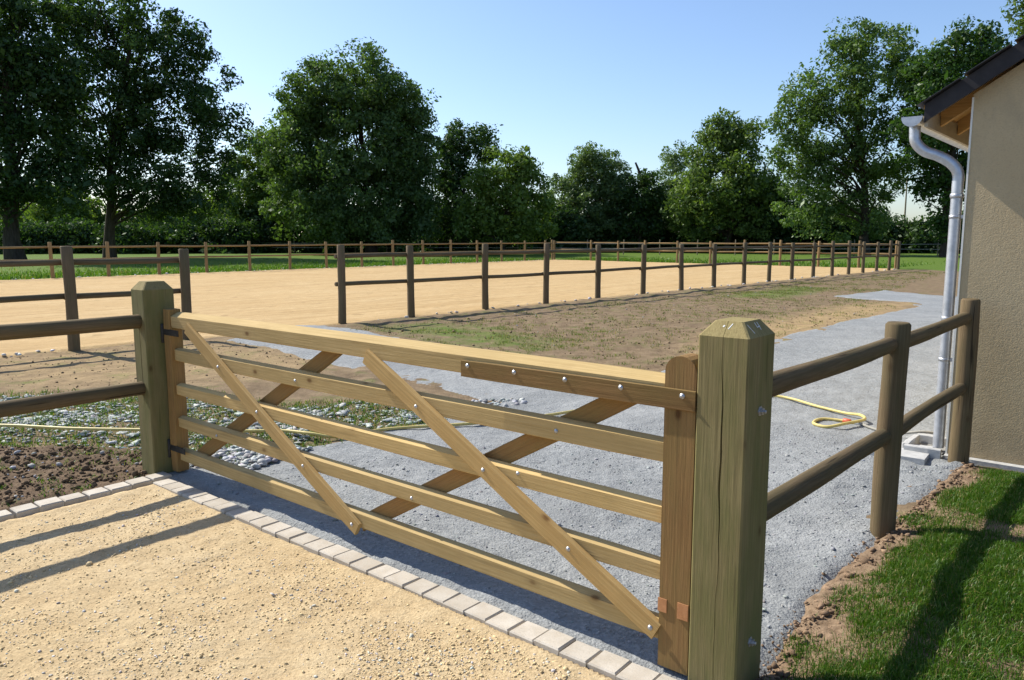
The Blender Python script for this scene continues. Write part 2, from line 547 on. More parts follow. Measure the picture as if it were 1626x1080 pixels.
# ------------------------------------------------------------------ ground polygons (metres)
GRAVEL = [tuple(F(-3.76, -.05)[:2]), tuple(F(-2.8, -.03)[:2]), tuple(F(-1.4, -.02)[:2]), tuple(F(.0, .0)[:2]), tuple(F(.3, .0)[:2]), (1.05, 2.88), (1.41, 3.35), (1.9, 3.87), (2.41, 4.44), (3.02, 5.1), (3.35, 5.45), (12.5, 16.4), (14.5, 19.5), (11.81, 21.2), (11.38, 23.44), (8.89, 21.15), (9.92, 19.26), (9.61, 18.01), (7.77, 16.07), (6.35, 14.61), (4.31, 12.2), (2.35, 9.87), (1.68, 8.9), (0.89, 9.16), (0.3, 9.87), (-0.56, 10.64), (-1.71, 11.97), (-3.07, 13.88), (-3.89, 14.18), (-4.36, 12.77), (-4.43, 11.97), (-3.55, 11.2), (-2.0, 9.52), (-0.76, 8.1), (-0.08, 7.37), (-0.43, 6.98), (-0.68, 6.54), (-1.1, 6.15), (-1.41, 5.92), (-1.59, 5.66), (-1.75, 5.41), (-1.83, 5.23), (-2.17, 5.25), (-2.29, 5.12)]
STONES = [(-6.0, 7.6), (-4.58, 7.93), (-3.67, 7.67), (-3.3, 8.0), (-2.42, 7.37), (-1.56, 7.37), (-0.6, 7.1), (-0.6, 6.6), (-1.1, 6.12), (-1.59, 5.62), (-1.80, 5.2), (-2.25, 5.22), (-2.67, 5.51), (-3.89, 5.68), (-5.0, 5.9)]
SOIL = [(-4.2, 5.75), (-3.89, 5.72), (-2.67, 5.62), (-2.42, 5.25)] + [tuple(F(-3.90, m)[:2]) for m in (-.02, -1.6)] + [tuple(F(-5.2, -1.6)[:2])]
GREEN = [(-2.9, 13.8), (-1.36, 14.8), (-0.15, 13.8), (0.84, 11.9), (0.58, 10.41), (-1.09, 11.6)]
GREEN2 = [(5.5, 21.2), (9.5, 25.9), (10.6, 25.0), (7.27, 20.27)]
TAN = [(2.6, 10.3), (4.39, 12.2), (8.46, 16.9), (10.24, 19.26), (8.0, 18.3), (3.4, 12.9)]
TAN2 = [(-7.5, 9.2), (-6.6, 10.8), (-4.4, 12.0), (-2.2, 9.9), (-3.0, 8.6), (-5, 8.0)]
DRIVE = [tuple(F(s, m)[:2]) for s, m in ((-3.66, -.18), (1.6, -.16), (1.6, -3.4), (-3.66, -3.4))]
LAWN = [(0.62, 2.2), (0.95, 2.66), (1.31, 3.14), (1.64, 3.53), (1.97, 3.90), (2.33, 4.33), (2.87, 4.89), (3.16, 5.27), (3.6, 4.95), (6.2, 2.8), (4.4, .2), (.2, .2)]
# arena corners: near line, far line
RL_P, RL_D = np.array([8.54, 27.14]), np.array([.6736, .7391])
LL_P, LL_D = np.array([-7.36, 43.76]), np.array([.624, .7814])
CORN_R = RL_P + RL_D * 17.0
CORN_L = LL_P + LL_D * 16.8
ARENA = [tuple(RL_P - RL_D * 34), tuple(CORN_R + RL_D * .15), tuple(CORN_L + LL_D * .15), tuple(LL_P - LL_D * 40)]

# ------------------------------------------------------------------ ground sheet
def axis(lo, a, b, hi, step, grow):
    c = list(np.arange(a, b, step)); s = step; x = c[-1]
    while x < hi: s *= grow; x += s; c.append(x)
    s = step; x = c[0]
    while x > lo: s *= grow; x -= s; c.insert(0, x)
    return np.array(c)

def grid_faces(nx, ny):
    i = np.arange(nx - 1)[None, :]; j = np.arange(ny - 1)[:, None]
    a = j * nx + i
    return np.stack([a, a + 1, a + nx + 1, a + nx], -1).reshape(-1, 4)

def base_h(x, y):
    near = 1 - smooth(25, 45, np.hypot(x, y))
    return near * (.030 * fbm(x, y, .9, 3, 3) + .022 * fbm(x, y, 5.0, 5, 3))

gx = axis(-600, -7.5, 10.5, 600, .085, 1.085)
gy = axis(-60, 2.0, 16.0, 900, .085, 1.07)
X, Y = np.meshgrid(gx, gy)
Z = base_h(X, Y)
for pg, d in ((GRAVEL, .05), (DRIVE, .06), (LAWN, .05), (SOIL, .04)):
    Z = Z - d * (smooth(-.22, .02, sdist(pg, X, Y)) if pg is DRIVE else smooth(.14, .40, sdist(pg, X, Y)))
ar = sdist(ARENA, X, Y)
Z = Z - .06 * smooth(.2, .7, ar)
Z = np.where(np.hypot(X, Y) < 60, Z, 0)
# rut and low bank just outside the near arena line
nd = (X - RL_P[0]) * RL_D[1] - (Y - RL_P[1]) * RL_D[0]          # + = photographer's side
Z = Z + .05 * np.exp(-((nd - .45) / .28) ** 2) * smooth(-20, -16, (X - RL_P[0]) * RL_D[0] + (Y - RL_P[1]) * RL_D[1]) * (1 + .8 * fbm(X, Y, 2.5, 9, 2))
green = np.zeros_like(X)
meadow = smooth(.2, 1.0, -ar) * ((X - LL_P[0]) * LL_D[1] - (Y - LL_P[1]) * LL_D[0] < -.2)
bdir = (CORN_R - CORN_L) / np.linalg.norm(CORN_R - CORN_L)
beyondB = (X - CORN_R[0]) * bdir[1] - (Y - CORN_R[1]) * bdir[0] < -.3
green = np.where(beyondB, 1.0, green)
green = np.maximum(green, meadow * 1.0)
green = np.maximum(green, .50 * smooth(-1.3, .9, sdist(GREEN, X, Y)))
green = np.maximum(green, .5 * smooth(-1.0, .6, sdist(GREEN2, X, Y)))
green = np.maximum(green, .30 * smooth(0, .5, nd) * (1 - smooth(.8, 1.4, nd)))
green = np.maximum(green, .24 * smooth(-.2, .5, sdist(STONES, X, Y)))
green = np.maximum(green, .27)
tan = np.maximum(smooth(-.7, .5, sdist(TAN, X, Y)), .7 * smooth(-.8, .8, sdist(TAN2, X, Y)))
me = np_mesh('ground', np.stack([X, Y, Z], -1).reshape(-1, 3), grid_faces(len(gx), len(gy)), {'green': green.ravel(), 'tan': tan.ravel()})
tag(link('ground', me, MATS['ground_soil'], smooth_sh=True), kind='structure')

def sheet(name, poly, cell, mat, z0, hfn, edge=.05, ef=3.0, slope=.6, attrs=None, mask=None):
    P = np.array(poly)
    x0, y0 = P.min(0) - .35; x1, y1 = P.max(0) + .35
    xs = np.arange(x0, x1, cell); ys = np.arange(y0, y1, cell)
    X, Y = np.meshgrid(xs, ys)
    sd = sdist(poly, X, Y) + edge * 2 * fbm(X, Y, ef, 31, 3)
    Zs = np.minimum(z0 + hfn(X, Y, sd), z0 - .0 + sd * slope)
    keep = sd > -.22
    if mask is not None: keep &= mask(X, Y)
    Fq = grid_faces(len(xs), len(ys))
    k = keep.ravel()[Fq].all(1)
    Fq = Fq[k]
    used = np.zeros(X.size, bool); used[Fq] = True
    idx = np.cumsum(used) - 1
    V = np.stack([X, Y, Zs], -1).reshape(-1, 3)[used]
    at_ = {n: f(X, Y).ravel()[used] for n, f in attrs.items()} if attrs else None
    o = link(name, np_mesh(name, V, idx[Fq], at_), mat, smooth_sh=True)
    tag(o, kind='structure')
    return o

# arena sand (coarse far sheet) with the finer relief near the photographer
def h_arena(x, y, sd): return .022 * fbm(x, y, .8, 41, 3) * np.exp(-np.hypot(x, y) / 60) + .014 * fbm(x, y, 4, 43, 2)
near_ar = lambda x, y: np.hypot(x, y) < 95
sheet('arena_sand', ARENA, .12, MATS['arena_sand'], .022, h_arena, edge=.07, ef=1.5, slope=.7, mask=near_ar)
# grey gravel yard and path
def h_gravel(x, y, sd):
    w = 1 - smooth(9, 14, np.hypot(x, y))
    r = smooth(.2, .9, -(sdist(LAWN, x, y)) + .9 - .0)   # rougher beside the bank
    ne = np.exp(-np.clip(-sdist(LAWN, x, y), 0, 9) / .35)
    hp = np.exp(-((x - 2.02) ** 2 + (y - 4.95) ** 2) / .06)
    return .018 * fbm(x, y, 1.1, 51, 3) + w * (.014 * fbm(x, y, 9, 53, 3) + .012 * fbm(x, y, 4, 55, 2)) + hp * (.05 + .05 * fbm(x, y, 8, 59, 3)) + .07 * ne * np.abs(fbm(x, y, 6, 57, 3)) 
sheet('gravel_yard', GRAVEL, .04, MATS['grey_gravel'], .016, h_gravel, edge=.06, ef=2.2, slope=.5)
# sandy drive in front of the pavers
def h_drive(x, y, sd):
    return .010 * fbm(x, y, 1.6, 61, 3) + .006 * fbm(x, y, 16, 63, 3) - .006 + .006 * smooth(.1, 0, sd)
sheet('sand_drive', DRIVE, .018, MATS['drive_sand'], .012, h_drive, edge=.0, slope=5)
# dug over soil beside the left gate post
t = NT('dark_soil'); v = t.coord('Object'); n_ = t.noise(v, 14, 6, .72); n2_ = t.noise(v, 70, 3, .7)
c_ = t.ramp(n_, [(.32, (.10, .068, .043)), (.5, (.155, .108, .068)), (.72, (.23, .165, .105))])
c_ = t.mix(t.ramp(n2_, [(.35, .4), (.55, 0.)]), c_, (.035, .024, .015))
c_ = t.mix(t.ramp(t.noise(v, 5, 5, .7), [(.6, 0.), (.72, .6)]), c_, (.055, .085, .015))
t.finish(c_, .95, t.bump(n2_, .6, .012, t.bump(n_, .5, .03)), .1)
def h_soil(x, y, sd): return .025 * fbm(x, y, 3, 71, 3) + .028 * np.abs(fbm(x, y, 11, 73, 4)) - .015
sheet('soil_bed', SOIL, .02, MATS['dark_soil'], .03, h_soil, edge=.05, ef=4, slope=.5)
# lawn bank on the right
LB = np.array(LAWN[:9])
def lawn_h(x, y, sd):
    wall = np.clip(3.85 - ((x - A2[0]) * N2[0] + (y - A2[1]) * N2[1]), 0, 9)
    top = .085 * smooth(.0, .40, sd) + .04 * smooth(.3, 1.6, sd)
    return top * (.25 + .75 * smooth(.0, .8, wall)) + .035 * fbm(x, y, 2.6, 81, 3) + .03 * np.abs(fbm(x, y, 12, 83, 3)) * (1 - smooth(.1, .5, sd))
simple('bank_soil', (.14, .095, .058), (.28, .20, .13), 26, .95, .9, .1, 0, (1, 1, 1), .02, False)
sheet('lawn_bank', LAWN, .03, MATS['bank_soil'], .02, lawn_h, edge=.05, ef=4, slope=.9)

# ------------------------------------------------------------------ scatter helpers
def ico(sub=0):
    p = (1 + 5 ** .5) / 2
    V = np.array([(-1, p, 0), (1, p, 0), (-1, -p, 0), (1, -p, 0), (0, -1, p), (0, 1, p), (0, -1, -p), (0, 1, -p), (p, 0, -1), (p, 0, 1), (-p, 0, -1), (-p, 0, 1)], float)
    V /= np.linalg.norm(V[0])
    Fc = np.array([(0, 11, 5), (0, 5, 1), (0, 1, 7), (0, 7, 10), (0, 10, 11), (1, 5, 9), (5, 11, 4), (11, 10, 2), (10, 7, 6), (7, 1, 8), (3, 9, 4), (3, 4, 2), (3, 2, 6), (3, 6, 8), (3, 8, 9), (4, 9, 5), (2, 4, 11), (6, 2, 10), (8, 6, 7), (9, 8, 1)])
    return V, Fc
IV, IF = ico()

def stones(name, pts, size, cols, mat, flat=(.35, .8), label=None, cat=None, kind='stuff', bury=.25, rough=.28, tilt=.35):
    n = len(pts)
    V = np.repeat(IV[None], n, 0) * (1 + rng.uniform(-rough, rough, (n, 12, 1)))
    sc_ = np.stack([size * rng.uniform(.8, 1.25, n), size * rng.uniform(.55, 1.0, n), size * rng.uniform(*flat, n)], -1)
    V = V * sc_[:, None, :]
    tx = rng.normal(0, tilt, n); c, s = np.cos(tx)[:, None], np.sin(tx)[:, None]
    y = V[:, :, 1] * c - V[:, :, 2] * s; z = V[:, :, 1] * s + V[:, :, 2] * c
    V = np.stack([V[:, :, 0], y, z], -1)
    a = rng.uniform(0, 6.283, n); c, s = np.cos(a)[:, None], np.sin(a)[:, None]
    x = V[:, :, 0] * c - V[:, :, 1] * s; y = V[:, :, 0] * s + V[:, :, 1] * c
    V = np.stack([x, y, V[:, :, 2]], -1)
    P = np.array(pts, float).copy(); P[:, 2] += sc_[:, 2] * (1 - 2 * bury)
    V = V + P[:, None, :]
    Fc = (IF[None] + (np.arange(n) * 12)[:, None, None]).reshape(-1, 3)
    C = np.repeat(cols[:, None, :], 12, 1).reshape(-1, 3)
    o = link(name, np_mesh(name, V.reshape(-1, 3), Fc, {'col': C}), mat)
    return tag(o, label, cat, None, kind)

def rand_in(poly, n, seed=0, sd_min=0.0, dens=None):
    P = np.array(poly); lo = P.min(0); hi = P.max(0)
    r = np.random.default_rng(seed); out = []
    tot = 0
    while tot < n:
        q = r.uniform(lo, hi, (n * 3, 2))
        k = sdist(poly, q[:, 0], q[:, 1]) > sd_min
        if dens is not None: k &= r.uniform(0, 1, len(q)) < dens(q[:, 0], q[:, 1])
        out.append(q[k]); tot += k.sum()
    return np.concatenate(out)[:n]

def grey(n, lo, hi, tint=(1, 1, 1), var=.04):
    b = rng.uniform(lo, hi, n)[:, None] * np.array(tint)[None]
    return np.clip(b * (1 + rng.normal(0, var, (n, 3))), .01, .9)

def blades(name, P, hgt, wid, cols, mat, lean=.5, label=None, cat=None):
    """grass: each blade a bent tapered strip of three triangles"""
    n = len(P)
    a = rng.uniform(0, 6.283, n); b = a + rng.normal(0, .5, n) + 1.57
    d = np.stack([np.cos(a), np.sin(a), np.zeros(n)], -1); w = np.stack([np.cos(b), np.sin(b), np.zeros(n)], -1) * wid[:, None] * .5
    ln = np.abs(rng.normal(0, lean, n))[:, None]
    mid = P + d * (hgt[:, None] * ln * .35); mid[:, 2] += hgt * .6
    tip = P + d * (hgt[:, None] * ln); tip[:, 2] += hgt * np.clip(1.05 - ln[:, 0] * .35, .3, 1)
    V = np.stack([P - w, P + w, mid + w * .75, mid - w * .75, tip], 1).reshape(-1, 3)
    k = (np.arange(n) * 5)[:, None]
    Fc = np.concatenate([k + np.array([0, 1, 2]), k + np.array([0, 2, 3]), k + np.array([3, 2, 4])], 0)
    C = np.repeat(cols[:, None, :], 5, 1).reshape(-1, 3)
    o = link(name, np_mesh(name, V, Fc, {'col': C}), mat)
    return tag(o, label, cat, None, 'stuff')

def gcols(n, a, b, straw=.06):
    t_ = rng.uniform(0, 1, n)[:, None]
    c = np.array(a) * (1 - t_) + np.array(b) * t_
    m = rng.uniform(0, 1, n) < straw
    c[m] = np.array((.30, .25, .10)) * rng.uniform(.7, 1.2, (m.sum(), 1))
    return c

# ------------------------------------------------------------------ paver edging
edge = tag(bpy.data.objects.new('paver_edging', None), kind='structure')
edge.matrix_basis = Matrix.Translation(F(-3.75, -.13)) @ Matrix.Rotation(GA, 4, 'Z')
col.objects.link(edge)
def paver_mesh(lx, ly, h=.06, b=.006):
    V = []; a, c = lx / 2, ly / 2
    for z, i in ((-h, 0), (-b, 0), (0, b)):
        V += [(-a + i, -c + i, z), (a - i, -c + i, z), (a - i, c - i, z), (-a + i, c - i, z)]
    Fc = [(8, 9, 10, 11)]
    for r in (0, 4):
        for k in range(4): Fc.append((r + k, r + (k + 1) % 4, r + 4 + (k + 1) % 4, r + 4 + k))
    return py_mesh('paver', V, Fc)
PM = [paver_mesh(.122, .118), paver_mesh(.118, .115), paver_mesh(.125, .117)]
for m_ in PM: m_.materials.append(MATS['paver_concrete'])
def paver(s, m, lx_rot=0.0, z=.03):
    o = bpy.data.objects.new('paver', random.choice(PM)); o.parent = edge
    M = Matrix.Translation(F(s + random.uniform(-.003, .003), m + random.uniform(-.004, .004), z + random.uniform(-.004, .004))) @ Matrix.Rotation(GA + lx_rot + random.uniform(-.025, .025), 4, 'Z') @ Matrix.Rotation(random.uniform(-.02, .02), 4, 'X')
    o.matrix_basis = edge.matrix_basis.inverted() @ M
    col.objects.link(o)
s_ = -3.60
while s_ < .95:
    paver(s_, -.13 + (s_ + 1.8) * .011); s_ += .1255
for i in range(14):
    paver(-3.75 , -.125 - i * .133 + (.0), math.pi / 2, .032)

# ------------------------------------------------------------------ gate posts
def gate_post(name, s0, s1, m0, m1, zs, zt, label, crack=True):
    c = F((s0 + s1) / 2, (m0 + m1) / 2, 0)
    root = tag(empty(name, c, GA), label, 'gate post')
    a, b = (s1 - s0) / 2, (m1 - m0) / 2
    ch = .040
    # local mesh axis: X up the post so that the grain runs along it
    rows = [0 - .25] + list(np.linspace(0, zs, 34)) + [zt]
    V = []; Fc = []; cnt = None
    for ri, z in enumerate(rows):
        top = ri == len(rows) - 1
        A_, B_ = (a - ch, b - ch) if top else (a, b)
        e = .006
        cx = .005 * math.sin(z * 3.1) + .0022 * math.sin(z * 13 + 1) + .0014 * math.sin(z * 31) + .004       # wandering crack
        gw = .0022 + .0014 * math.sin(z * 7 + 2); gd = .02 * (1 if crack else 0)
        if z < .25: gw *= .4; gd *= .4
        pts = [(-A_ + e, -B_), (cx - gw - .02, -B_), (cx - gw, -B_), (cx, -B_ + gd), (cx + gw, -B_), (cx + gw + .02, -B_), (A_ - e, -B_), (A_, -B_ + e),
               (A_, -.02 * B_ / b), (A_, B_ - e), (A_ - e, B_), (-A_ + e, B_), (-A_, B_ - e), (-A_, -B_ + e)]
        cnt = len(pts)
        for (x, y) in pts: V.append((z, x, y))
    for i in range(len(rows) - 1):
        for j in range(cnt):
            Fc.append((i * cnt + j, i * cnt + (j + 1) % cnt, (i + 1) * cnt + (j + 1) % cnt, (i + 1) * cnt + j))
    Fc.append(tuple(range((len(rows) - 1) * cnt, len(rows) * cnt)))
    me = py_mesh('post_body', V, Fc)
    # local X->up, Y->s, Z->m
    M = Matrix(((0, G2[0], N2[0], c.x), (0, G2[1], N2[1], c.y), (1, 0, 0, 0), (0, 0, 0, 1)))
    me.materials.append(MATS['green_post']); me.materials.append(MATS['cut_head'])
    mi = np.zeros(len(me.polygons), np.int32); mi[-(cnt + 1):] = 1
    me.polygons.foreach_set('material_index', mi)
    link('post_body', me, None, root, M)
    return root
lpost = gate_post('gate_post', -3.99, -3.81, -.125, .08, 1.262, 1.315, 'square chamfered wooden gate post at the hinge end, beside the paver corner')
rpost = gate_post('gate_post', .065, .245, -.03, .19, 1.275, 1.325, 'square cracked green-brown gate post nearest the camera at the latch end')

bolt_me = lathe('bolt', [(.013, 0), (.013, .002), (.0095, .003), (.0085, .006), (.005, .008), (.001, .0088)], 10)
bolt_me.materials.append(MATS['galvanised'])
bolt_me.polygons.foreach_set('use_smooth', np.ones(len(bolt_me.polygons), bool))
def bolt(s, m, z, parent, dirv=None, name='bolt', me=None, scale=1.0):
    d = dirv or Vector((-N2[0], -N2[1], 0))
    M, _ = frame_along(F(s, m, z), F(s, m, z) + d)
    o = bpy.data.objects.new(name, me or bolt_me); o.parent = parent
    o.matrix_basis = world_mat(parent).inverted() @ M @ Matrix.Scale(scale, 4)
    col.objects.link(o)
    return o
hexb = lathe('hex_bolt', [(.018, 0), (.018, .003), (.0125, .0035), (.0125, .013), (.0065, .0135), (.0065, .022), (.005, .023)], 6)
hexb.materials.append(MATS['galvanised'])
gdir = Vector((G2[0], G2[1], 0))
for z in (1.02, .19): bolt(.2452, .08, z, rpost, gdir, 'hex_bolt', hexb)

# white chalk strokes on the post head
simple('chalk', (.70, .70, .68), (.82, .82, .80), 60, .9, 0, .1)
def chalk(pts, w=.0035):
    # pts in (s, t) on the front chamfer: t 0 at the shoulder, 1 at the flat top
    for (sa, ta), (sb, tb) in zip(pts[:-1], pts[1:]):
        p0 = F(sa, -.03 + .04 * ta, 1.275 + .05 * ta); p1 = F(sb, -.03 + .04 * tb, 1.275 + .05 * tb)
        nv = Vector((*(-N2 * .78), .62))
        beam('chalk_mark', p0 + nv * .0006, p1 + nv * .0006, w, .0012, MATS['chalk'], rpost, up=nv, ch=.0003, seg=1, wob=0)
chalk([(.142, .62), (.146, .72)], .006)
chalk([(.162, .50), (.172, .85)])
def chalk_r(pts, w=.003):
    for (ma, ta), (mb, tb) in zip(pts[:-1], pts[1:]):
        p0 = F(.245 - .04 * ta, ma, 1.275 + .05 * ta); p1 = F(.245 - .04 * tb, mb, 1.275 + .05 * tb)
        nv = Vector((*(G2 * .78), .62))
        beam('chalk_mark', p0 + nv * .0006, p1 + nv * .0006, w, .0012, MATS['chalk'], rpost, up=nv, ch=.0003, seg=1, wob=0)
chalk_r([(.035, .25), (.022, .80)])
chalk_r([(.085, .85), (.083, .55), (.108, .60)])
chalk_r([(.104, .85), (.100, .38)])

# ------------------------------------------------------------------ the field gate
gate = tag(empty('field_gate', F(-3.76, 0.02, 0), GA), 'five-bar wooden field gate with crossed braces, closed between two square posts', 'gate')
def GB(name, s0, z0, s1, z1, mc, w, h, mat, **kw):
    return beam(name, F(s0, mc, z0), F(s1, mc, z1), w, h, MATS[mat], gate, **kw)
GB('top_rail', -3.72, 1.066, -.062, 1.066, .028, .08, .104, 'gate_pine', seg=14, ch=.005, tch=(.05, .026))
for z, h in ((.838, .088), (.604, .078), (.384, .078), (.160, .085)):
    GB('rail', -3.70, z, -.062, z, .0225, .045, h, 'gate_pine', seg=14, ch=.004, tch=(.03, .012))
GB('hanging_stile', -3.735, .04, -3.735, 1.135, .0235, .09, .085, 'brown_treated', up=Vector((G2[0], G2[1], 0)))
# shutting stile with a rounded head
hw, t0, t1 = .06, -.022, .068
prof = [(-hw, .035), (hw, .035), (hw, 1.14)] + [(hw * math.cos(a), 1.14 + .055 * math.sin(a)) for a in np.linspace(.25, math.pi - .25, 9)] + [(-hw, 1.14)]
V = [(z, x, t0) for x, z in prof] + [(z, x, t1) for x, z in prof]
k_ = len(prof)
Fc = [tuple(range(k_)), tuple(reversed(range(k_, 2 * k_)))] + [(i, i + k_, (i + 1) % k_ + k_, (i + 1) % k_) for i in range(k_)]
o_ = F(0, 0)
M = Matrix(((0, G2[0], N2[0], o_.x), (0, G2[1], N2[1], o_.y), (1, 0, 0, 0), (0, 0, 0, 1)))
link('shutting_stile', py_mesh('shutting_stile', V, Fc), MATS['brown_treated'], gate, M)
def brace(s0, z0, s1, z1, mc, mat, w=.028, h=.082):
    return GB('brace', s0, z0, s1, z1, mc, w, h, mat, seg=10, ch=.004)
brace(-3.47, 1.03, -1.80, .115, -.0165, 'brace_pine')
brace(-1.70, 1.025, -.068, .160, -.0165, 'brace_pine')
brace(-2.02, 1.03, -3.62, .115, .062, 'brown_treated', .03, .085)
brace(-.22, 1.03, -1.86, .11, .062, 'brown_treated', .03, .085)
# bolted strap board on the top rail
strap = beam('strap_board', F(-1.045, -.0275, 1.040), F(.062, -.0275, 1.044), .012, .074, MATS['brown_treated'], gate, ch=.002, seg=6, wob=.0004)
for s, z in ((-1.004, 1.055), (-.743, 1.056), (-.487, 1.056), (-.234, 1.057), (.014, 1.058)):
    bolt(s, -.0336, z, gate, scale=.8)
for s, z in ((-3.088, .824), (-2.68, .604), (-2.245, .368), (-1.835, .137), (-1.336, .828), (-.92, .608), (-.465, .375), (-.09, .172)):
    bolt(s, -.0306, z, gate, scale=.8)
for s, z in ((-2.332, .825), (-1.41, .365), (-.552, .835), (-3.2, .37), (-.75, .62)):
    bolt(s, -.0001, z, gate, scale=.75)
plate = py_mesh('catch_plate', [(x, y, z) for x in (0, .004) for y in (-.021, .021) for z in (-.03, .03)], [(0, 1, 3, 2), (4, 6, 7, 5), (0, 4, 5, 1), (2, 3, 7, 6), (0, 2, 6, 4), (1, 5, 7, 3)])
plate.materials.append(MATS['copper'])
bolt(-.046, -.0222, .272, gate, None, 'catch_plate', plate, .85)
bolt(.036, -.0222, .272, gate, None, 'catch_plate', plate)
# hinges: pin, cup and hook at the hanging stile
for z in (.985, .20):
    hb = beam('hinge_strap', F(-3.80, -.021, z), F(-3.58, -.021, z), .006, .04, MATS['black_iron'], gate, ch=.001, seg=2, wob=0)
    pole('hinge_pin', F(-3.795, -.02, z - .075), F(-3.795, -.02, z + .05), .011, .011, MATS['black_iron'], gate, sides=10, wob=0, ch=.002, seg=2)

# ------------------------------------------------------------------ rail fences beside the gate
def rail_fence(name, label, base):
    return tag(empty(name, base, GA), label, 'fence', 'round-rail fences beside the gate')
# left: from the hinge post along the drive
lf = rail_fence('rail_fence', 'two-rail wooden fence running left from the hinge-end gate post', F(-3.9, -1.0))
for z in (1.055, .598):
    pole('rail', F(-3.9, -.11, z), F(-3.9, -2.0, z + .012), .046, .050, MATS['weathered_rail'], lf, wob=.006, seg=9, sides=16)
pole('post', F(-3.9, -2.02, -.3), F(-3.9, -2.02, 1.2), .068, .068, MATS['weathered_rail'], lf, sides=16)
for z in (1.055, .598):
    pole('rail', F(-3.9, -2.04, z + .012), F(-3.9, -4.0, z), .048, .046, MATS['weathered_rail'], lf, wob=.006, seg=9, sides=16)
# right: two posts to the corner of the building
rf = rail_fence('rail_fence', 'two-rail round wooden fence from the latch-end gate post to the building wall', F(.24, 1.9))
P1, P2 = (.215, 1.93), (.262, 3.675)
for (s, m), r, h in ((P1, .062, 1.165), (P2, .062, 1.185)):
    pole('post', F(s, m, -.3), F(s + .004, m, h), r + .003, r - .002, MATS['weathered_rail'], rf, sides=20, seg=10)
for z, dz in ((1.055, .0), (.588, -.02)):
    pole('rail', F(.17, .16, z), F(P1[0] - .01, P1[1] + .03, z + dz), .044, .041, MATS['weathered_rail'], rf, sides=16, wob=.005, taper_ends=.10)
    pole('rail', F(P1[0], P1[1] - .02, z + dz - .005), F(P2[0] - .01, P2[1] + .02, z + dz), .041, .040, MATS['weathered_rail'], rf, sides=16, wob=.005, taper_ends=.10)

# ------------------------------------------------------------------ arena fence
def on_line(px, Pp, Dd):
    k = (px - 813) / FPX                      # x = k * (depth at ground level)
    c, s = math.cos(PITCH), math.sin(PITCH)
    # x / (y c + CAM_H s) = k
    # (P+D t).x = k ((P+D t).y c + CAM_H s)
    t_ = (k * (Pp[1] * c + CAM_H * s) - Pp[0]) / (Dd[0] - k * Dd[1] * c)
    return Pp + Dd * t_

ARENA_GROUP = 'post and rail fences round the sand arena'
def arena_fence(label, posts, mat, h=1.45, r=.072, zr=(1.27, .74), side=None, rr=.042, ends=(0, 0), far=False):
    pts = [np.array(p) for p in posts]
    c = (pts[0] + pts[-1]) / 2
    d = pts[-1] - pts[0]; d = d / np.linalg.norm(d)
    root = tag(empty('arena_fence', (c[0], c[1], 0), math.atan2(d[1], d[0])), label, 'fence', ARENA_GROUP)
    nrm = np.array([-d[1], d[0]]) * side
    metas = [pole_mesh('post', h + .3, r * 1.03, r * .97, seg=5, sides=12, wob=.006) for _ in range(3)]
    for mm in metas: mm.materials.append(mat)
    for p in pts:
        hh = random.uniform(-.045, .045)
        M, _ = frame_along((p[0], p[1], -.3 + hh), (p[0] + random.uniform(-.03, .03), p[1] + random.uniform(-.03, .03), h + hh))
        link('post', random.choice(metas), mat, root, M @ Matrix.Rotation(random.uniform(0, 6), 4, 'X'))
    for z in zr:
        for a, b in zip(pts[:-1], pts[1:]):
            o_ = nrm * (r + rr * .28)
            a2 = a + o_ - d * (.06 + ends[0] * (a is pts[0])); b2 = b + o_ + d * .02
            M, L = frame_along((a2[0], a2[1], z + random.uniform(-.012, .012)), (b2[0], b2[1], z + random.uniform(-.012, .012)))
            link('rail', pole_mesh('rail', L, rr, rr * .95, seg=3, sides=10, wob=.006), mat, root, M)
    return root
NEAR_L = [RL_P + RL_D * t_ for t_ in np.arange(-32.4, -22.9, 2.15)] + [on_line(118.5, RL_P, RL_D), on_line(297, RL_P, RL_D)]
NEAR_L = [p for p in NEAR_L[:-2] if (p - RL_P) @ RL_D < (NEAR_L[-2] - RL_P) @ RL_D - 1.2] + NEAR_L[-2:]
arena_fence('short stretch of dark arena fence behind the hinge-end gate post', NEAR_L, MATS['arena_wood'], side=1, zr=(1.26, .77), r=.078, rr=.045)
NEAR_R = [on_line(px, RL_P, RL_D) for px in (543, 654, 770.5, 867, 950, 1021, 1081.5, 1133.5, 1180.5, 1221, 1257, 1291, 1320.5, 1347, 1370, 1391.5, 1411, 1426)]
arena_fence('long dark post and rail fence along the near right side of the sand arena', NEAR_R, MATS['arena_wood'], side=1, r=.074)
BP = CORN_L; BD = (CORN_R - CORN_L) / np.linalg.norm(CORN_R - CORN_L)
BACK = [CORN_L] + [on_line(px, BP, BD) for px in (938, 981, 1024, 1075, 1127, 1182, 1238, 1299, 1363)] + [CORN_R - BD * .25]
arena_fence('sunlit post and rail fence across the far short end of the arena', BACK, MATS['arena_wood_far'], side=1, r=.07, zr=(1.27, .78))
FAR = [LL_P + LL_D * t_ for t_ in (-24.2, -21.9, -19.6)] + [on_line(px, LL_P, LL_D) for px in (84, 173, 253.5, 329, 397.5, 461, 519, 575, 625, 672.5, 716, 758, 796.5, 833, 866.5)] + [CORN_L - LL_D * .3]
arena_fence('far long side fence of the arena in front of the shaded meadow', FAR, MATS['arena_wood_far'], side=1, r=.07, zr=(1.24, .74))

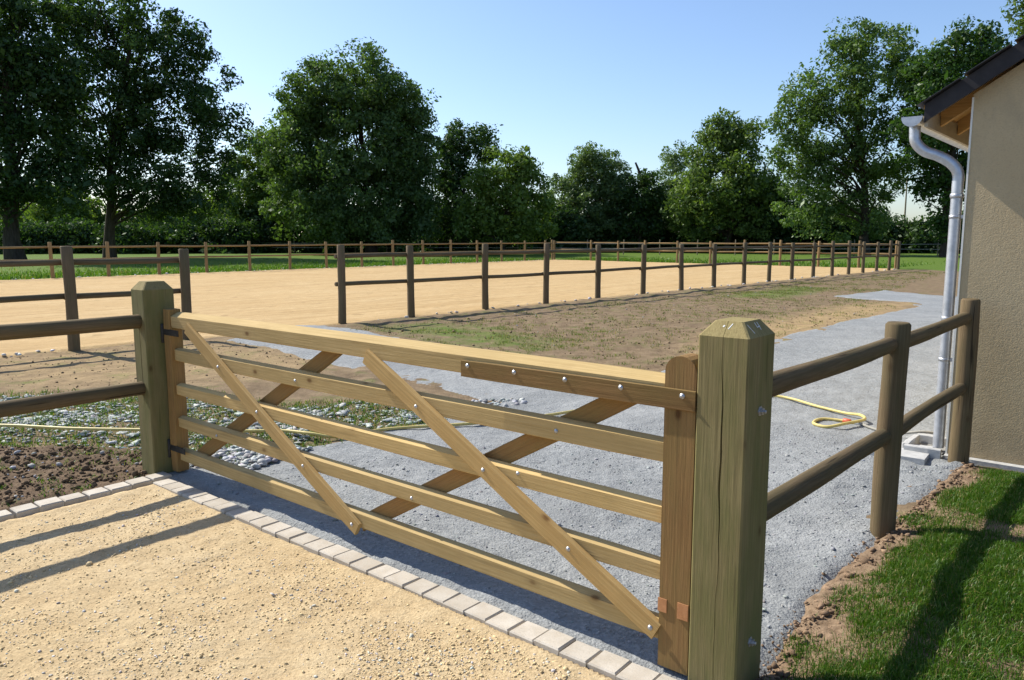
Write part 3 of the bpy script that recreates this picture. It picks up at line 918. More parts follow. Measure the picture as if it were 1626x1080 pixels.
# thin pasture fence beyond
pf = tag(empty('pasture_fence', (8, 74, 0), -.35), 'thin stake and rail pasture fence behind the arena, in front of the trees', 'fence')
sp = [np.array([-30 + i * 3.4, 84 - i * .75]) for i in range(24)]
sm_ = pole_mesh('stake', 1.75, .055, .045, seg=3, sides=7, wob=.01); sm_.materials.append(MATS['stake_wood'])
for p in sp:
    M, _ = frame_along((p[0], p[1], -.3), (p[0] + random.uniform(-.05, .05), p[1], 1.4))
    link('stake', sm_, MATS['stake_wood'], pf, M)
for z in (1.05, .6):
    path = [(p[0], p[1] - .06, z + random.uniform(-.03, .03)) for p in sp]
    V, Q = tube_np(path, np.full(len(path), .026), 6)
    link('fence_tape', np_mesh('fence_tape', V, Q), MATS['fence_tape'], pf)

# ------------------------------------------------------------------ building
HS, HM = .155, 3.85
bl = tag(empty('building', F(HS, HM), GA), 'beige rendered building with slate roof, gutter and downpipe at the right edge', 'building')
def BM():   # matrix of the building frame: X = s, Y = m, Z = up
    o_ = F(0, 0)
    return Matrix(((G2[0], N2[0], 0, o_.x), (G2[1], N2[1], 0, o_.y), (0, 0, 1, 0), (0, 0, 0, 1)))
SL = .63; WH = 2.585; SPAN = 7.6; LEN = 11
rs = HS + SPAN / 2
body = [(HS, 0), (HS + SPAN, 0), (HS + SPAN, WH), (rs, WH + SL * SPAN / 2), (HS, WH)]
V = [(s, HM, z - (.3 if z == 0 else 0)) for s, z in body] + [(s, HM + LEN, z - (.3 if z == 0 else 0)) for s, z in body]
Fc = [(0, 1, 2, 3, 4), (9, 8, 7, 6, 5)] + [(i, i + 5, (i + 1) % 5 + 5, (i + 1) % 5) for i in range(5)]
link('wall', py_mesh('wall', V, Fc), MATS['stucco'], bl, BM())
# bright corner bead
V = [(x, y, z) for x in (HS - .006, HS + .006) for y in (HM - .005, HM + .006) for z in (0.0, WH - .02)]
BOXF = [(0, 1, 3, 2), (4, 6, 7, 5), (0, 4, 5, 1), (2, 3, 7, 6), (0, 2, 6, 4), (1, 5, 7, 3)]
link('corner_bead', py_mesh('corner_bead', V, BOXF), MATS['render_bead'], bl, BM())
# concrete footing strip
V = [(x, y, z) for x in (HS - .02, HS + SPAN) for y in (HM - .07, HM - .002) for z in (-.2, .03)]
link('footing', py_mesh('footing', V, BOXF), MATS['concrete'], bl, BM())
# roof: boarding, slates, verge board
EV, VG = HS - .29, HM - .10
def roof_z(s): return WH + SL * (s - HS)
def slab(name, sa, sb, ma, mb, dz0, dz1, mat, parent):
    V = []
    for m in (ma, mb):
        V += [(sa, m, roof_z(sa) + dz0), (sb, m, roof_z(sb) + dz0), (sb, m, roof_z(sb) + dz1), (sa, m, roof_z(sa) + dz1)]
    Fc = [(0, 1, 2, 3), (7, 6, 5, 4), (0, 4, 5, 1), (1, 5, 6, 2), (2, 6, 7, 3), (3, 7, 4, 0)]
    return link(name, py_mesh(name, V, Fc), mat, parent, BM())
roof = slab('roof', EV, rs, VG + .02, HM + LEN + .1, .105, .128, MATS['rafter_pine'], bl)
V = [(HS + SPAN + .29 - (s - EV), m, z) for m in (VG + .02, HM + LEN + .1) for s, z in ((EV, roof_z(EV) + .105), (rs, roof_z(rs) + .105), (rs, roof_z(rs) + .15), (EV, roof_z(EV) + .15))]
link('roof_far_slope', py_mesh('roof_far_slope', V, [(3, 2, 1, 0), (4, 5, 6, 7), (1, 5, 4, 0), (2, 6, 5, 1), (3, 7, 6, 2), (0, 4, 7, 3)]), MATS['slate'], bl, BM())
slab('verge_board', EV + .012, rs, VG - .006, VG + .018, .0, .125, MATS['verge_paint'], bl)
# slates: courses up the slope, laid one by one near the verge
course = .165
ang = math.atan(SL)
sl_me = py_mesh('slate', [(x, y, z) for x in (0, .30) for y in (-.108, .108) for z in (0, .005)], BOXF)
sl_me.materials.append(MATS['slate'])
nrow = 17
for r_ in range(nrow):
    s0 = EV - .03 + r_ * course * math.cos(ang)
    for c_i in range(6):
        mm = VG + .08 + c_i * .219 + (.109 if r_ % 2 else 0) - .02
        o = bpy.data.objects.new('slate', sl_me); o.parent = roof
        M = BM() @ Matrix.Translation((s0, mm, roof_z(s0) + .138 + random.uniform(0, .004))) @ Matrix.Rotation(-ang + .022 + random.uniform(-.01, .01), 4, 'Y')
        o.matrix_basis = world_mat(roof).inverted() @ M
        col.objects.link(o)
# the rest of the slope: joined slate courses
V = []; Fc = []
for r_ in range(26):
    s0 = EV - .03 + r_ * course * math.cos(ang)
    if s0 > rs: break
    sb = min(s0 + .3 * math.cos(ang), rs + .05)
    ma = VG + 1.28 if r_ < nrow else VG
    b0 = len(V)
    V += [(s0, ma, roof_z(s0) + .139), (s0, HM + LEN + .12, roof_z(s0) + .139), (sb, HM + LEN + .12, roof_z(sb) + .131), (sb, ma, roof_z(sb) + .131),
          (s0, ma, roof_z(s0) + .147), (s0, HM + LEN + .12, roof_z(s0) + .147), (sb, HM + LEN + .12, roof_z(sb) + .137), (sb, ma, roof_z(sb) + .137)]
    Fc += [tuple(b0 + i for i in f) for f in ((3, 2, 1, 0), (4, 5, 6, 7), (0, 1, 5, 4), (1, 2, 6, 5), (2, 3, 7, 6), (3, 0, 4, 7))]
o = link('slate_courses', py_mesh('slate_courses', V, Fc), MATS['slate'], roof, BM()); o['kind'] = 'stuff'
# rafters and eaves boards
for i in range(16):
    m = HM + .28 + i * .62
    slab('rafter', EV + .04, HS + .2, m, m + .06, -.005, .103, MATS['rafter_pine'], bl)
V = [(x, y, z) for x in (EV + .012, EV + .034) for y in (VG + .02, HM + LEN) for z in (roof_z(EV) - .02, roof_z(EV) + .10)]
link('fascia_board', py_mesh('fascia_board', V, BOXF), MATS['plank_grey'], bl, BM())
# gutter: half round trough with a bead and an end cap
gs, gz, gr_ = EV - .065, roof_z(EV) + .055, .066
angs = np.linspace(math.pi, 2 * math.pi, 13)
V = []
for m in (VG - .01, HM + LEN):
    for a in angs: V.append((gs + gr_ * math.cos(a), m, gz + gr_ * math.sin(a) * 1.02))
    for a in angs[::-1]: V.append((gs + (gr_ - .003) * math.cos(a), m, gz + (gr_ - .003) * math.sin(a) * 1.02))
k_ = 26
Fc = [(i, (i + 1) % k_, (i + 1) % k_ + k_, i + k_) for i in range(k_)]
gut = link('gutter', py_mesh('gutter', V, Fc), MATS['zinc'], bl, BM())
V = [(gs + (gr_ + .004) * math.cos(a), VG - .014, gz + (gr_ + .004) * math.sin(a)) for a in angs] + [(gs + (gr_ + .004) * math.cos(a), VG + .004, gz + (gr_ + .004) * math.sin(a)) for a in angs]
Fc = [tuple(range(13)), tuple(reversed(range(13, 26)))] + [(i, i + 13, (i + 1) % 13 + 13, (i + 1) % 13) for i in range(13)]
link('end_cap', py_mesh('end_cap', V, Fc), MATS['zinc'], gut, BM())
V, Q = tube_np([(gs - gr_, m, gz + .002) for m in np.linspace(VG - .012, HM + LEN, 4)], np.full(4, .008), 8)
link('gutter_bead', np_mesh('gutter_bead', V, Q), MATS['zinc'], gut, BM())
# downpipe with swan neck
dm = VG + .10; ds = HS - .062
path = catmull([(gs, dm, gz - .03), (gs, dm, gz - .10), (gs + .012, dm, gz - .17), (gs + .07, dm + .01, gz - .235), (gs + .16, dm + .02, gz - .275), (ds - .05, dm + .03, gz - .33), (ds - .004, dm + .035, gz - .40), (ds, dm + .035, gz - .50), (ds, dm + .035, gz - .70)], 6)
path = np.concatenate([path, [(ds, dm + .035, 1.0), (ds, dm + .035, .06)]])
V, Q = tube_np(path, np.full(len(path), .038), 18)
dp = link('downpipe', np_mesh('downpipe', V, Q), MATS['zinc'], bl, BM(), smooth_sh=True)
for z in (gz - .56, 1.02, .42):
    V, Q = tube_np([(ds, dm + .035, z + k) for k in (-.016, -.016, -.006, .006, .016, .016)], [.038, .042, .045, .045, .042, .038], 18)
    link('pipe_collar', np_mesh('pipe_collar', V, Q), MATS['galvanised'], dp, BM(), smooth_sh=True)

for z in (1.75, .72):
    V = [(x, y, zz) for x in (ds + .03, HS + .004) for y in (dm + .02, dm + .05) for zz in (z - .012, z + .012)]
    clip = link('pipe_clip', py_mesh('pipe_clip', V, BOXF), MATS['galvanised'], dp, BM())
    V, Q = tube_np([(ds, dm + .035, z + k) for k in (-.012, -.012, .012, .012)], [.038, .0412, .0412, .038], 18)
    link('pipe_band', np_mesh('pipe_band', V, Q), MATS['galvanised'], dp, BM(), smooth_sh=True)

# concrete slabs at the foot of the downpipe
def plate_slab(name, pts, z0, z1, mat, label):
    P = [Vector((x, y, 0)) for x, y in pts]; c = sum(P, Vector()) / 4
    V = [(p.x - c.x, p.y - c.y, z0) for p in P] + [((p.x - c.x) * .985, (p.y - c.y) * .985, z1) for p in P]
    Fc = [(4, 5, 6, 7), (0, 1, 5, 4), (1, 2, 6, 5), (2, 3, 7, 6), (3, 0, 4, 7)]
    o = link(name, py_mesh(name, V, Fc), mat, None, Matrix.Translation(c))
    return tag(o, label, 'slab')
plate_slab('concrete_slab', [(2.56, 5.5), (2.90, 5.24), (3.16, 5.58), (2.84, 5.82)], -.05, .055, MATS['concrete'], 'pale concrete cover slab set in the gravel behind the round fence post')
# drain box: raised rim and sunk grate
drain = tag(empty('drain_box', (3.36, 5.80, 0), GA), 'small square concrete drain box under the downpipe', 'drain')
dc = F(.10, dm + .035)
for a, b, w in (((-.19, -.2), (.05, -.2), 1), ((-.19, .2), (.05, .2), 1), ((-.19, -.172), (-.19, .172), 0)):
    p0 = dc + Vector((*(G2 * a[0] + N2 * a[1]), .045)); p1 = dc + Vector((*(G2 * b[0] + N2 * b[1]), .045))
    beam('rim', p0, p1, .05, .10, MATS['concrete'], drain, ch=.006, seg=3)
gpos = dc + Vector((*(G2 * -.07), .03))
V = [(x, y, z) for x in (-.12, .12) for y in (-.17, .17) for z in (-.04, .0)]
link('sunk_floor', py_mesh('sunk_floor', V, BOXF), MATS['concrete_dark'], drain, Matrix.Translation(gpos) @ Matrix.Rotation(GA, 4, 'Z'))

# ------------------------------------------------------------------ garden hose
HOSE = [(-6.4, 6.5), (-5.2, 6.32), (-4.23, 6.2), (-3.9, 6.15), (-3.55, 6.09), (-2.97, 6.05), (-2.21, 6.01), (-1.85, 6.02), (-1.59, 5.93), (-1.40, 5.95), (-1.11, 6.15), (-0.83, 6.26), (-0.33, 6.39), (0.25, 6.66), (0.52, 6.83), (1.05, 7.2), (1.45, 7.45), (2.05, 7.68), (2.65, 7.52), (2.87, 7.04), (3.0, 6.78), (3.05, 6.59), (3.01, 6.42), (2.79, 6.28), (2.63, 6.27), (2.57, 6.40), (2.70, 6.55), (2.86, 6.48), (2.94, 6.38)]
def stone_z(x, y): return .03 if sdist(STONES, np.array([x]), np.array([y]))[0] > .1 else .0
hz = []
for i, p in enumerate(HOSE):
    z = .036 + stone_z(*p)
    if 21 <= i <= 23: z = .062
    hz.append((p[0], p[1], z))
path = catmull(hz, 10)
V, Q = tube_np(path, np.full(len(path), .0135), 8)
hose = tag(empty('garden_hose', (2.8, 6.4, 0)), 'yellow garden hose lying across the stones and gravel, looped by the fence post', 'hose')
link('hose_pipe', np_mesh('hose_pipe', V, Q), MATS['hose_yellow'], hose, smooth_sh=True)
def hseg(name, a, b, r, mat):
    pole(name, a, b, r, r, mat, hose, sides=10, wob=0, ch=.004, seg=2)
hseg('connector', Vector((2.86, 6.48, .040)), Vector((2.90, 6.43, .040)), .021, MATS['hose_red'])
hseg('connector_sleeve', Vector((2.925, 6.40, .040)), Vector((2.96, 6.355, .040)), .019, MATS['galvanised'])
V, Q = tube_np(catmull([(2.955, 6.36, .04), (2.99, 6.22, .035), (3.04, 6.08, .04), (3.12, 5.97, .06), (3.22, 5.89, .09), (3.34, 5.85, .085)], 8), np.full(41, .011), 8)
link('tail_hose', np_mesh('tail_hose', V, Q), MATS['fence_tape'], hose, smooth_sh=True)

# ------------------------------------------------------------------ loose stones, clods, grass
def top_z(x, y, base): return base
# white slate rubble beside and behind the hinge post
def st_dens(x, y):
    d = sdist(STONES, x, y)
    return np.clip(.15 + smooth(-.25, .35, fbm(x, y, 1.5, 91, 3)) , 0, 1) * smooth(0, .35, d)
q = rand_in(STONES, 6500, 5, 0, st_dens)
z = base_h(q[:, 0], q[:, 1])
sz = rng.gamma(2.2, .0062, len(q)) + .005
stones('slate_rubble', np.column_stack([q, z + .004]), sz, grey(len(q), .24, .58, (.95, 1.0, .95)), MATS['stone_chips'], flat=(.12, .32), rough=.42, label='pale grey broken slate rubble beside the hinge-end gate post', cat='rubble', bury=.2)
q = rand_in([(-2.28, 5.16), (-1.78, 5.10), (-1.66, 5.40), (-1.5, 5.62), (-1.9, 5.75), (-2.3, 5.6)], 420, 6)
stones('slate_rubble', np.column_stack([q, np.full(len(q), .02)]), rng.uniform(.014, .042, len(q)), grey(len(q), .22, .55, (.97, 1.0, 1.0)), MATS['stone_chips'], flat=(.3, .6), rough=.42, label='heap of larger white stones seen through the gate by the hinge', cat='rubble', bury=.1)
q = rand_in([(-.62, 7.3), (.1, 7.5), (.15, 7.25), (-.45, 6.8)], 120, 8)
stones('slate_rubble', np.column_stack([q, np.full(len(q), .012)]), rng.uniform(.012, .04, len(q)), grey(len(q), .2, .5, (.97, 1.0, 1.0)), MATS['stone_chips'], flat=(.3, .6), label='sprinkle of pale stones at the tip of the soil strip behind the gate', cat='rubble', bury=.1)
# pebbles of the sandy drive
def dr_dens(x, y):
    r = (x - A2[0]) * G2[0] + (y - A2[1]) * G2[1]
    return np.clip(.10 + .9 * smooth(-2.6, -.7, r) * smooth(-.25, .3, fbm(x, y, 2.2, 95, 3)) + .35 * smooth(.1, .5, fbm(x, y, 3, 97, 3)), 0, 1)
VIEW = [tuple(F(s, m)[:2]) for s, m in ((-3.66, -.2), (.4, -.19), (.4, -.9), (-1.0, -1.9), (-3.66, -1.9))]
q = rand_in(VIEW, 26000, 9, .01, dr_dens)
sz = rng.gamma(1.5, .0013, len(q)) + .0015
cb = np.array((.66, .51, .28))[None] * rng.uniform(.75, 1.2, (len(q), 1))
wh = rng.uniform(0, 1, len(q)) < .18
cb[wh] = grey(wh.sum(), .5, .7, (1, .95, .84))
stones('drive_pebbles', np.column_stack([q, np.full(len(q), .006) + h_drive(q[:, 0], q[:, 1], np.full(len(q), 1.)) + .006]), sz, np.clip(cb, 0, .8), MATS['stone_chips'], flat=(.3, .65), rough=.45, label='loose tan pebbles scattered over the sandy drive', cat='pebbles', bury=.25)
# chips in the grey gravel
q = rand_in([tuple(F(s, m)[:2]) for s, m in ((-3.6, -.07), (.3, -.04), (.3, 3.5), (-1.5, 4.2), (-3.0, 1.2))], 9000, 12, .0)
k = sdist(GRAVEL, q[:, 0], q[:, 1]) > .03; q = q[k]
sz = rng.gamma(2.0, .0016, len(q)) + .0015
zz = .016 + h_gravel(q[:, 0], q[:, 1], None)
stones('gravel_chips', np.column_stack([q, zz - .001]), sz, grey(len(q), .22, .40, (.97, 1.0, 1.0)), MATS['stone_chips'], flat=(.3, .6), label='loose grey chippings on the gravel yard behind the gate', cat='gravel', bury=.3)
# clods: soil bed and bank edge
q = rand_in(SOIL, 2200, 14, .0)
sz = rng.gamma(1.6, .0042, len(q)) + .003
cc = np.array((.15, .105, .066))[None] * rng.uniform(.6, 1.5, (len(q), 1))
w_ = rng.uniform(0, 1, len(q)) < .05
cc[w_] = grey(w_.sum(), .3, .5)
stones('soil_clods', np.column_stack([q, .03 + h_soil(q[:, 0], q[:, 1], None)]), sz, cc, MATS['soil_clods'], flat=(.5, .9), label='brown clods on the dug soil beside the paver edging', cat='soil', bury=.2)
e_pts = []
for i in range(8):
    a = np.array(LAWN[i]); b = np.array(LAWN[i + 1])
    if i > 6: break
    for _ in range(int(np.linalg.norm(b - a) * 330)):
        p = a + (b - a) * rng.uniform() + rng.normal(0, .055, 2) + np.array([.03, -.03]); e_pts.append(p)
e_pts = np.array(e_pts)
sde = sdist(LAWN, e_pts[:, 0], e_pts[:, 1])
ez = np.where(sde > 0, np.minimum(.02 + lawn_h(e_pts[:, 0], e_pts[:, 1], sde), .02 + sde * .9), .015)
sz = rng.gamma(1.3, .0034, len(e_pts)) + .0025
cc = np.array((.27, .185, .12))[None] * rng.uniform(.5, 1.25, (len(e_pts), 1))
stones('bank_clods', np.column_stack([e_pts, ez]), sz, cc, MATS['soil_clods'], flat=(.45, .8), rough=.45, label='crumbly brown clods along the edge of the lawn bank', cat='soil', bury=.2)
# rough ground between arena and path: small stones and clods
MIDG = [(-3.0, 13.6), (19, 37), (21, 37), (12, 24), (9, 21), (9.4, 18.2), (4.3, 12.4), (1.7, 9.2), (.9, 9.4), (-1.6, 12.1)]
q = rand_in(MIDG, 4200, 15)
sz = rng.gamma(1.5, .0042, len(q)) + .004
cc = np.array((.22, .16, .10))[None] * rng.uniform(.6, 1.5, (len(q), 1))
w_ = rng.uniform(0, 1, len(q)) < .05
cc[w_] = grey(w_.sum(), .3, .55)
stones('rough_clods', np.column_stack([q, base_h(q[:, 0], q[:, 1])]), sz, cc, MATS['soil_clods'], flat=(.4, .8), label='stones and clods on the rough ground beside the arena', cat='soil', bury=.2)
q = rand_in(TAN2, 700, 16)
sz = rng.gamma(1.6, .003, len(q)) + .003
stones('rough_clods', np.column_stack([q, base_h(q[:, 0], q[:, 1])]), sz, np.array((.22, .16, .1))[None] * rng.uniform(.5, 1.6, (len(q), 1)), MATS['soil_clods'], flat=(.4, .8), label='small clods on the bare soil in front of the arena opening', cat='soil', bury=.2)
# pale stones along the arena edges
es = []
for a, b, nn, w in ((RL_P - RL_D * 17, CORN_R, 90, .10), (LL_P - LL_D * 20, CORN_L, 160, .09), (RL_P - RL_D * 28, RL_P - RL_D * 21, 30, .1)):
    tt = rng.uniform(0, 1, nn)[:, None]
    d_ = (b - a) / np.linalg.norm(b - a)
    es.append(a + (b - a) * tt + rng.normal(0, w, (nn, 1)) * np.array([d_[1], -d_[0]]) + .0)
es = np.concatenate(es)
stones('edge_stones', np.column_stack([es, np.full(len(es), .02)]), rng.uniform(.015, .06, len(es)) ** 1.0, grey(len(es), .4, .65, (1, .98, .94)), MATS['stone_chips'], flat=(.3, .6), label='pale stones strewn along the edges of the sand arena', cat='stones', bury=.15)

# lawn grass
def lw_dens(x, y):
    d = sdist(LAWN, x, y)
    return smooth(.04, .26, d + .26 * fbm(x, y, 3.1, 101, 3)) * np.clip(.72 + 1.8 * fbm(x, y, 2.6, 103, 3), .08, 1)
LV = [p for p in LAWN[:9]] + [(4.2, 4.6), (3.4, 3.4), (2.4, 2.0), (1.2, 1.8)]
q = rand_in(LV, 150000, 18, .0, lw_dens)
sdq = sdist(LAWN, q[:, 0], q[:, 1])
zq = np.minimum(.02 + lawn_h(q[:, 0], q[:, 1], sdq), .02 + sdq * .9)
hh = rng.uniform(.016, .046, len(q)) * (1 + .5 * fbm(q[:, 0], q[:, 1], 3, 105, 2))
blades('lawn_grass', np.column_stack([q, zq - .004]), hh, rng.uniform(.0022, .0042, len(q)), gcols(len(q), (.030, .090, .005), (.088, .165, .012), .07), MATS['grass_blade'], .75, 'short green lawn grass on the bank beside the building', 'grass')
# rough tufts between arena and path and among the rubble
def tuft_pts(poly, ntuft, per, spread, seed, dens=None):
    c = rand_in(poly, ntuft, seed, 0, dens)
    p = np.repeat(c, per, 0) + rng.normal(0, spread, (ntuft * per, 2))
    return p
def gdens(x, y):
    g = np.maximum(.6 * smooth(-1.2, .9, sdist(GREEN, x, y)), .55 * smooth(-1.0, .6, sdist(GREEN2, x, y)))
    return np.clip(np.maximum(g, .14) * smooth(-.45, .3, fbm(x, y, 1.6, 109, 3)) + .5 * smooth(.1, .5, fbm(x, y, .8, 107, 3)), 0, 1)
p = tuft_pts(MIDG, 2600, 12, .05, 21, gdens)
blades('rough_grass', np.column_stack([p, base_h(p[:, 0], p[:, 1]) - .005]), rng.uniform(.02, .06, len(p)), rng.uniform(.004, .009, len(p)), gcols(len(p), (.06, .11, .014), (.135, .175, .035), .25), MATS['grass_blade'], .8, 'sparse young grass tufts on the rough ground beside the arena', 'grass')
p = tuft_pts(STONES, 1500, 12, .06, 22)
blades('weeds', np.column_stack([p, base_h(p[:, 0], p[:, 1]) - .002]), rng.uniform(.02, .055, len(p)), rng.uniform(.004, .010, len(p)), gcols(len(p), (.05, .11, .012), (.12, .18, .03), .12), MATS['grass_blade'], .9, 'small weeds growing between the pale slate rubble', 'weeds')
p = tuft_pts(SOIL, 90, 14, .03, 23)
blades('weeds', np.column_stack([p, .025 + h_soil(p[:, 0], p[:, 1], None)]), rng.uniform(.015, .04, len(p)), rng.uniform(.004, .008, len(p)), gcols(len(p), (.05, .11, .012), (.12, .18, .03), .1), MATS['grass_blade'], .9, 'scattered green weeds on the dark soil beside the paver edging', 'weeds')
# meadow grass tips along the far fences so the field has a ragged edge
mp_ = []
for a, d, ln, sg in ((LL_P - LL_D * 24, LL_D, 41, -1), (CORN_L, BD, 23, -1)):
    tt = rng.uniform(0, ln, 14000 if ln > 30 else 9000); off = .35 + rng.gamma(1.3, 2.2, len(tt))
    nn_ = np.array([-d[1], d[0]])
    mp_.append(a + tt[:, None] * d + off[:, None] * nn_)
mp_ = np.concatenate(mp_)
blades('meadow_grass', np.column_stack([mp_, np.zeros(len(mp_))]), rng.uniform(.06, .20, len(mp_)), rng.uniform(.02, .05, len(mp_)), gcols(len(mp_), (.05, .12, .008), (.13, .22, .02), .05), MATS['grass_blade'], .7, 'bright green meadow grass behind the far arena fence', 'grass')

# ------------------------------------------------------------------ trees
def crown_leaves(lobes, D, leaf, depth, c0, c1, clump, r, yscale=1.0, up=.4):
    """lobes: list of (centre Vector, rx, ry, rz) -> leaf quads"""
    Vs, Cs, centers = [], [], []
    for (c, rx, ry, rz) in lobes:
        area = math.pi * rx * rz
        nleaf = int(2.3 * depth * area / (leaf * leaf * .55))
        per = max(24, int(70 * (clump / .8) ** 2 * (.28 / leaf) ** 2 * .5))
        ncl = max(8, nleaf // per)
        d = r.normal(0, 1, (ncl, 3)); d /= np.linalg.norm(d, axis=1)[:, None]
        rad = r.uniform(.12, 1.08, ncl) ** .45
        cc = np.array(c)[None] + d * rad[:, None] * np.array([rx, ry, rz])[None]
        centers.append(cc)
        cr = clump * r.uniform(.55, 1.35, ncl)
        tone = r.uniform(0, 1, ncl)
        n = ncl * per
        ci = np.repeat(np.arange(ncl), per)
        o = r.normal(0, 1, (n, 3)); o /= np.linalg.norm(o, axis=1)[:, None]
        o *= (r.uniform(.05, 1, n) ** .4)[:, None] * cr[ci][:, None]
        o[:, 2] *= .72
        P = cc[ci] + o
        nrm = r.normal(0, .75, (n, 3)) + o / (cr[ci][:, None] + 1e-6) * 1.3; nrm[:, 2] += up
        nrm /= np.linalg.norm(nrm, axis=1)[:, None]
        a = np.cross(nrm, r.normal(0, 1, (n, 3))); a /= np.linalg.norm(a, axis=1)[:, None] + 1e-9
        b = np.cross(nrm, a)
        s = leaf * (r.gamma(5, .18, n) + .1)[:, None]
        q = np.stack([P - a * s * .62, P + b * s * .34 - a * s * .05, P + a * s * .62, P - b * s * .34 + a * s * .08], 1)
        Vs.append(q.reshape(-1, 3))
        t_ = np.clip(tone[ci] * .6 + r.uniform(0, .4, n), 0, 1)[:, None]
        c_ = np.array(c0) * (1 - t_) + np.array(c1) * t_
        Cs.append(np.repeat(c_, 4, 0))
    V = np.concatenate(Vs); C = np.concatenate(Cs)
    return V, np.arange(len(V)).reshape(-1, 4), C, np.concatenate(centers)

def limb(a, b, r0, r1, r, n=6, sag=.12):
    a = np.array(a); b = np.array(b); L = np.linalg.norm(b - a)
    t_ = np.linspace(0, 1, n)[:, None]
    P = a + (b - a) * t_ + np.sin(t_ * math.pi) * np.array([0, 0, L * sag]) + r.normal(0, L * .03, (n, 3)) * np.sin(t_ * math.pi)
    return tube_np(P, r0 + (r1 - r0) * t_[:, 0], 7)

def tree(name, label, D, trunk_px, lobes_px, trunk_r=.35, leaf=.28, depth=3.2, c0=(.022, .052, .012), c1=(.06, .115, .022), clump=.8, seed=1, cat='tree', group=None, nlimb=46, base_z=0, tilt=0., extra=None, dscale=.95, fork=.45):
    r = np.random.default_rng(seed)
    base = at(trunk_px, 400, D); base.z = 0
    sc_ = D / FPX
    leaf *= .88; clump *= 1.3
    lobes = []
    for i, (px, py, rx, rz) in enumerate(lobes_px):
        dd = D + r.uniform(-.35, .35) * rx * sc_
        c = at(px, py, dd)
        lobes.append((c, rx * sc_ * 1.05, rx * sc_ * dscale, rz * sc_ * 1.05))
    root = tag(empty(name, base), label, cat, group)
    V, Q, C, cen = crown_leaves(lobes, D, leaf, depth, c0, c1, clump, r)
    link('crown', np_mesh('crown', V, Q, {'col': C}), MATS['leaf'], root)
    # trunk, then limbs into the crown
    topz = max(c.z + rz * .55 for c, _, _, rz in lobes)
    mid = sum((c for c, *_ in lobes), Vector()) / len(lobes)
    Vt, Qt, k0 = [], [], 0
    n = 12
    tz = np.linspace(-.3, topz, n)
    px_ = base.x + (mid.x - base.x) * np.clip(tz / topz, 0, 1) ** 1.6 + r.normal(0, trunk_r * .22, n)
    py_ = base.y + (mid.y - base.y) * np.clip(tz / topz, 0, 1) ** 1.6 + r.normal(0, trunk_r * .22, n)
    rad = trunk_r * (1 - .88 * np.clip(tz / topz, 0, 1)); rad[0] *= 1.5; rad[1] *= 1.12
    path = np.column_stack([px_, py_, tz])
    v, q = tube_np(path, rad, 10); Vt.append(v); Qt.append(q); k0 = len(v)
    pick = cen[r.choice(len(cen), min(nlimb, len(cen)), replace=False)]
    for e in pick:
        h = np.clip((e[2] * r.uniform(.45, .8)), topz * .12, topz * .9)
        i = np.interp(h, tz, np.arange(n)); i0 = int(i); f_ = i - i0
        s0 = path[i0] * (1 - f_) + path[min(i0 + 1, n - 1)] * f_
        rr = np.interp(h, tz, rad) * r.uniform(.16, .34)
        v, q = limb(s0, e, rr, .02, r); Vt.append(v); Qt.append(q + k0); k0 += len(v)
    link('trunk', np_mesh('trunk', np.concatenate(Vt), np.concatenate(Qt)), MATS['bark'], root, smooth_sh=True)
    return root

DK0, DK1 = (.018, .044, .012), (.056, .102, .024)
MD0, MD1 = (.038, .076, .020), (.108, .168, .046)
YL0, YL1 = (.062, .112, .018), (.155, .220, .042)
PL0, PL1 = (.060, .100, .034), (.145, .205, .075)
tree('oak_tree', 'dark oak cut off by the left edge of the photo', 57, 20, [(-25, 50, 95, 100), (40, 150, 72, 80), (-30, 230, 90, 80), (55, 20, 60, 55), (60, 290, 45, 45), (-10, 310, 60, 40), (20, 90, 60, 60), (92, 110, 40, 55), (88, 225, 38, 50), (100, 300, 38, 35)], .55, .25, 2.0, DK0, DK1, .95, 1)
tree('oak_tree', 'tall dark oak with spreading crown and bare trunk, left of the round tree', 63, 172, [(195, 20, 80, 60), (130, 70, 55, 55), (215, 95, 85, 60), (150, 175, 75, 60), (265, 165, 70, 62), (325, 115, 42, 45), (345, 200, 42, 50), (250, 255, 85, 48), (160, 275, 62, 36), (310, 295, 60, 42), (225, 315, 60, 30), (275, 60, 40, 40), (120, 230, 40, 45), (350, 270, 36, 40), (270, 330, 55, 24), (205, 215, 70, 45)], .40, .24, 1.65, DK0, DK1, .85, 2, nlimb=70)
tree('round_tree', 'large dense rounded broadleaf tree left of centre', 78, 590, [(575, 140, 75, 58), (505, 165, 52, 60), (635, 180, 42, 60), (560, 225, 115, 75), (470, 245, 42, 60), (650, 250, 38, 75), (560, 310, 125, 65), (475, 320, 55, 58), (650, 330, 45, 50), (575, 355, 110, 32)], .5, .26, 3.0, MD0, MD1, .95, 3)
tree('pale_tree', 'paler small tree tucked between the tall oak and the round tree', 88, 410, [(415, 255, 40, 45), (395, 305, 42, 55), (440, 300, 40, 60), (385, 345, 40, 38), (440, 230, 22, 26)], .22, .26, 2.7, YL0, YL1, .75, 4)
tree('slender_tree', 'dark loose-crowned tree just right of the round tree', 84, 738, [(740, 228, 44, 32), (715, 265, 35, 45), (775, 232, 20, 30), (735, 300, 48, 45), (725, 350, 48, 35)], .25, .26, 2.3, DK0, DK1, .7, 5)
tree('yellow_tree', 'yellow-green bushy tree in front of the dark loose-crowned one', 74, 800, [(795, 285, 45, 42), (840, 285, 24, 36), (770, 320, 42, 40), (820, 335, 52, 45), (825, 258, 20, 20), (760, 355, 40, 28), (845, 360, 35, 26)], .22, .26, 2.6, YL0, YL1, .75, 6)
